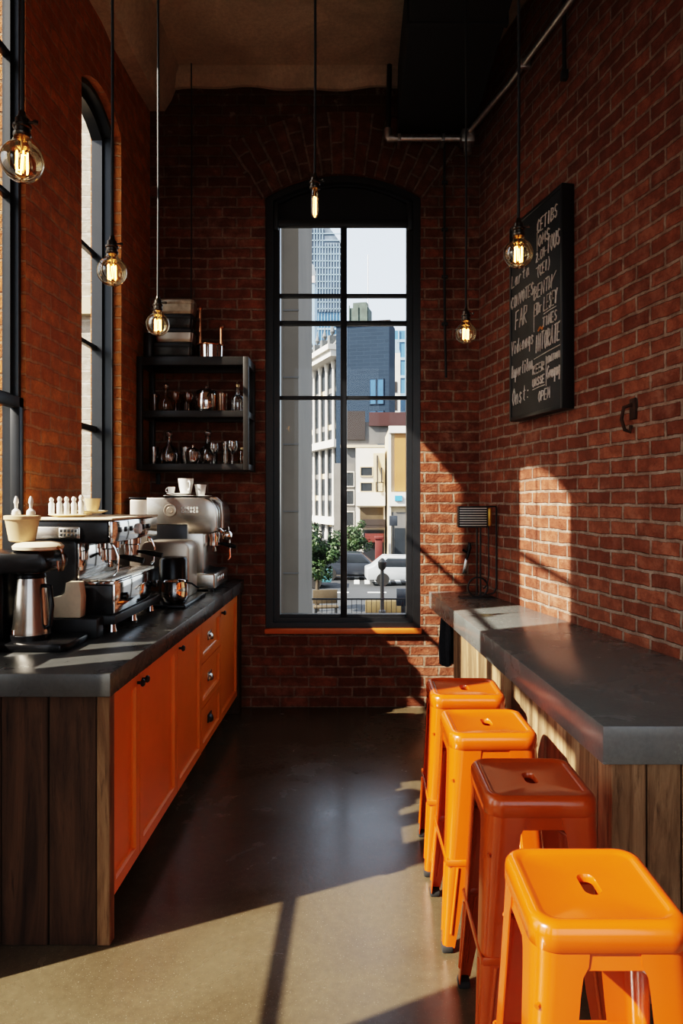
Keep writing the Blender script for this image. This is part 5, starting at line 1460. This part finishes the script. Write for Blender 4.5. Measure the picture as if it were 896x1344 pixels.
# trees
def tree(label, x, y, zbase, h, rx, rz_, n, seed):
    random.seed(seed)
    root = thing('street_tree', label, 'tree', (x, y, zbase), 0, 'street trees')
    mb = MB(); mb.tube([(0, 0, 0), (0.03, 0, h * 0.3), (-0.02, 0.02, h * 0.65)], 0.06, 8, radii=[.09, .07, .04])
    for k in range(5):
        a = k * 1.3; mb.tube([(0, 0, h * (0.35 + 0.05 * k)), (math.cos(a) * rx * .6, math.sin(a) * rx * .6, h * (0.55 + 0.07 * k))], 0.025, 6)
    mb.build('trunk', 'bark', root)
    mb = MB()
    blobs = [(random.gauss(0, .42) * rx, random.gauss(0, .42) * rx, h * 0.64 + random.gauss(0, .42) * rz_, random.uniform(.28, .5)) for _ in range(26)]
    for k in range(n):
        bx_, by_, bz_, br_ = random.choice(blobs)
        d = Vector((random.gauss(0, 1), random.gauss(0, 1), random.gauss(0, 1))).normalized()
        c = Vector((bx_, by_, bz_)) + d * br_ * rx * random.uniform(.6, 1.05)
        nrm = (d + Vector((random.uniform(-.8, .8), random.uniform(-.8, .8), random.uniform(-.3, .9)))).normalized()
        u = nrm.orthogonal().normalized(); u = Matrix.Rotation(random.uniform(0, 6.28), 3, nrm) @ u; v = nrm.cross(u); s = random.uniform(.05, .10)
        mb.faces([c - u * s, c + v * s * .5, c + u * s, c - v * s * .5], [(0, 1, 2, 3)])
    mb.build('crown', 'leaves', root, recalc=False, smooth=False)
tree('leafy dark green street tree in the left pane of the window', -1.48, 25.0, GZ, 3.3, 0.72, 0.80, 5200, 2)
tree('smaller dark tree behind the window mullion by the grey building', -0.20, 37.0, GZ, 2.9, 0.75, 0.7, 2600, 4)

# vehicles and street furniture
def car(label, x, y, L_, m_, rz=0.0):
    root = thing('car', label, 'car', (x, y, GZ), rz, 'cars on the street')
    mb = MB(); h = 0.52
    mb.prism([(-L_ / 2, 0.28), (L_ / 2, 0.28), (L_ / 2, 0.72), (L_ * 0.30, 0.85), (L_ * 0.16, 1.32), (-L_ * 0.26, 1.36), (-L_ * 0.42, 0.9), (-L_ / 2, 0.8)], 'y', -0.8, 0.8, 0.05)
    mb.build('body', m_, root)
    mb = MB(); mb.prism([(L_ * 0.26, 0.86), (L_ * 0.15, 1.25), (-L_ * 0.24, 1.28), (-L_ * 0.36, 0.9)], 'y', -0.815, 0.815, 0.01); mb.build('side_window', 'win_dark', root)
    for sx in (-0.3, 0.3):
        for sy in (-0.72, 0.72):
            mb = MB(); mb.lathe([(0.30, -0.09), (0.31, 0), (0.30, 0.09)], n=18, mat=Matrix.Translation((sx * L_, sy, 0.31)) @ Matrix.Rotation(R(90), 4, 'X')); mb.build('wheel', 'rubber', root)
car('white car parked on the street at the right of the window view', 2.15, 33.0, 3.6, 'car_white', R(4))
car('dark car driving on the street behind the window mullion', -0.35, 35.2, 3.4, 'car_dark')
car('teal car parked at the far left of the street view', -3.0, 32.0, 3.6, 'car_teal')
def post(label, x, y, h, kind):
    root = thing('street_post', label, 'post', (x, y, GZ + 0.1), 0, 'street posts')
    mb = MB(); mb.lathe([(0.12, 0), (0.12, 0.15), (0.07, 0.2), (0.06, h)], n=12); mb.build('pole', 'black_metal', root)
    mb = MB()
    if kind == 'lamp': mb.lathe([(0.05, h), (0.13, h + .1), (0.15, h + .3), (0.04, h + .42)], n=12)
    else: mb.box(-0.22, 0.22, -0.06, 0.06, h - 0.45, h + 0.1, 0.02)
    mb.build('lantern' if kind == 'lamp' else 'sign', 'black_metal' if kind == 'lamp' else 'car_dark', root)
post('black lamp post standing near the middle of the right pane', 0.80, 23.5, 1.5, 'lamp')
post('black signpost at the right edge of the window view', 1.42, 22.0, 1.0, 'sign')
post('tall dark signpost in front of the shopfront at right', 1.9, 38.0, 2.9, 'sign')
root = thing('bench', 'brown slatted bench on the pavement beneath the tree', 'bench', (-1.05, 22.6, GZ + 0.1), R(8))
mb = MB(); mb.box(-0.4, 0.4, -0.2, 0.2, 0.40, 0.46, 0.01)
mb.build('seat', 'planter_brown', root)
mb = MB(); mb.box(-0.4, 0.4, 0.18, 0.23, 0.5, 0.95, 0.01); mb.build('backrest', 'planter_brown', root)
for sx in (-0.33, 0.33):
    mb = MB(); mb.box(sx - .03, sx + .03, -0.18, 0.2, 0, 0.42, 0.005); mb.build('leg', 'black_metal', root)
root = thing('railing', 'low iron railing along the pavement below the window', 'railing', (0, 21.2, GZ + 0.1))
mb = MB(); mb.box(-2.6, 2.2, -0.02, 0.02, 0.85, 0.9); mb.box(-2.6, 2.2, -0.02, 0.02, 0.12, 0.16); mb.build('rail', 'black_metal', root)
mb = MB()
for k in range(33): mb.box(-2.6 + k * 0.15 - .008, -2.6 + k * 0.15 + .008, -0.008, 0.008, 0, 0.9)
mb.build('balusters', 'black_metal', root)
mb = MB(); mb.box(0.25, 2.6, 24.6, 24.9, GZ + 0.0, GZ + 0.42, 0.03)
single(mb, 'planter_wall', 'yellow_band', 'low ochre kerb wall along the street at right', 'wall', (1.4, 24.75, GZ))
mb = MB(); mb.box(0.95, 1.35, 39.2, 39.6, GZ + .12, GZ + 1.75, 0.04); mb.box(0.9, 1.4, 39.15, 39.65, GZ + 1.75, GZ + 1.9, 0.02)
single(mb, 'red_kiosk', 'awning_red', 'small red kiosk on the far pavement before the shopfront', 'kiosk', (1.15, 39.4, GZ + .12))

# ------------------------------------------------------------------ light
sd = bpy.data.lights.new('sun', 'SUN'); sd.energy = 9.8; sd.angle = R(0.6); sd.color = (1.0, 0.91, 0.78)
so = bpy.data.objects.new('sun', sd); COL.objects.link(so)
SUN_DIR = Vector((1.0, 0.5, -0.9))
so.rotation_euler = SUN_DIR.to_track_quat('-Z', 'Y').to_euler()
so.location = (-10, -5, 9)
w = bpy.data.worlds.new('sky'); bpy.context.scene.world = w; w.use_nodes = True
nt = w.node_tree
sky = nt.nodes.new('ShaderNodeTexSky'); sky.sky_type = 'NISHITA'; sky.sun_disc = False
sky.sun_elevation = R(38); sky.sun_rotation = R(243)
sky.air_density = 1.0; sky.dust_density = 2.0; sky.ozone_density = 1.0
gain = nt.nodes.new('ShaderNodeVectorMath'); gain.operation = 'SCALE'
nt.links.new(sky.outputs[0], gain.inputs[0]); gain.inputs['Scale'].default_value = 0.30
cl = nt.nodes.new('ShaderNodeTexNoise'); cl.inputs['Scale'].default_value = 2.0
mixs = nt.nodes.new('ShaderNodeMix'); mixs.data_type = 'RGBA'; mixs.inputs[0].default_value = 0.55
nt.links.new(gain.outputs[0], mixs.inputs[6]); mixs.inputs[7].default_value = (1.35, 1.45, 1.55, 1)
nt.links.new(mixs.outputs[2], nt.nodes['Background'].inputs[0])
nt.nodes['Background'].inputs[1].default_value = 0.92

sc = bpy.context.scene
sc.view_settings.view_transform = 'Filmic'
sc.view_settings.look = 'High Contrast'
sc.view_settings.exposure = 0.62
sc.cycles.max_bounces = 10
sc.cycles.diffuse_bounces = 5
sc.cycles.transparent_max_bounces = 24
sc.cycles.caustics_reflective = False
sc.cycles.caustics_refractive = False
sc.cycles.sample_clamp_indirect = 6.0
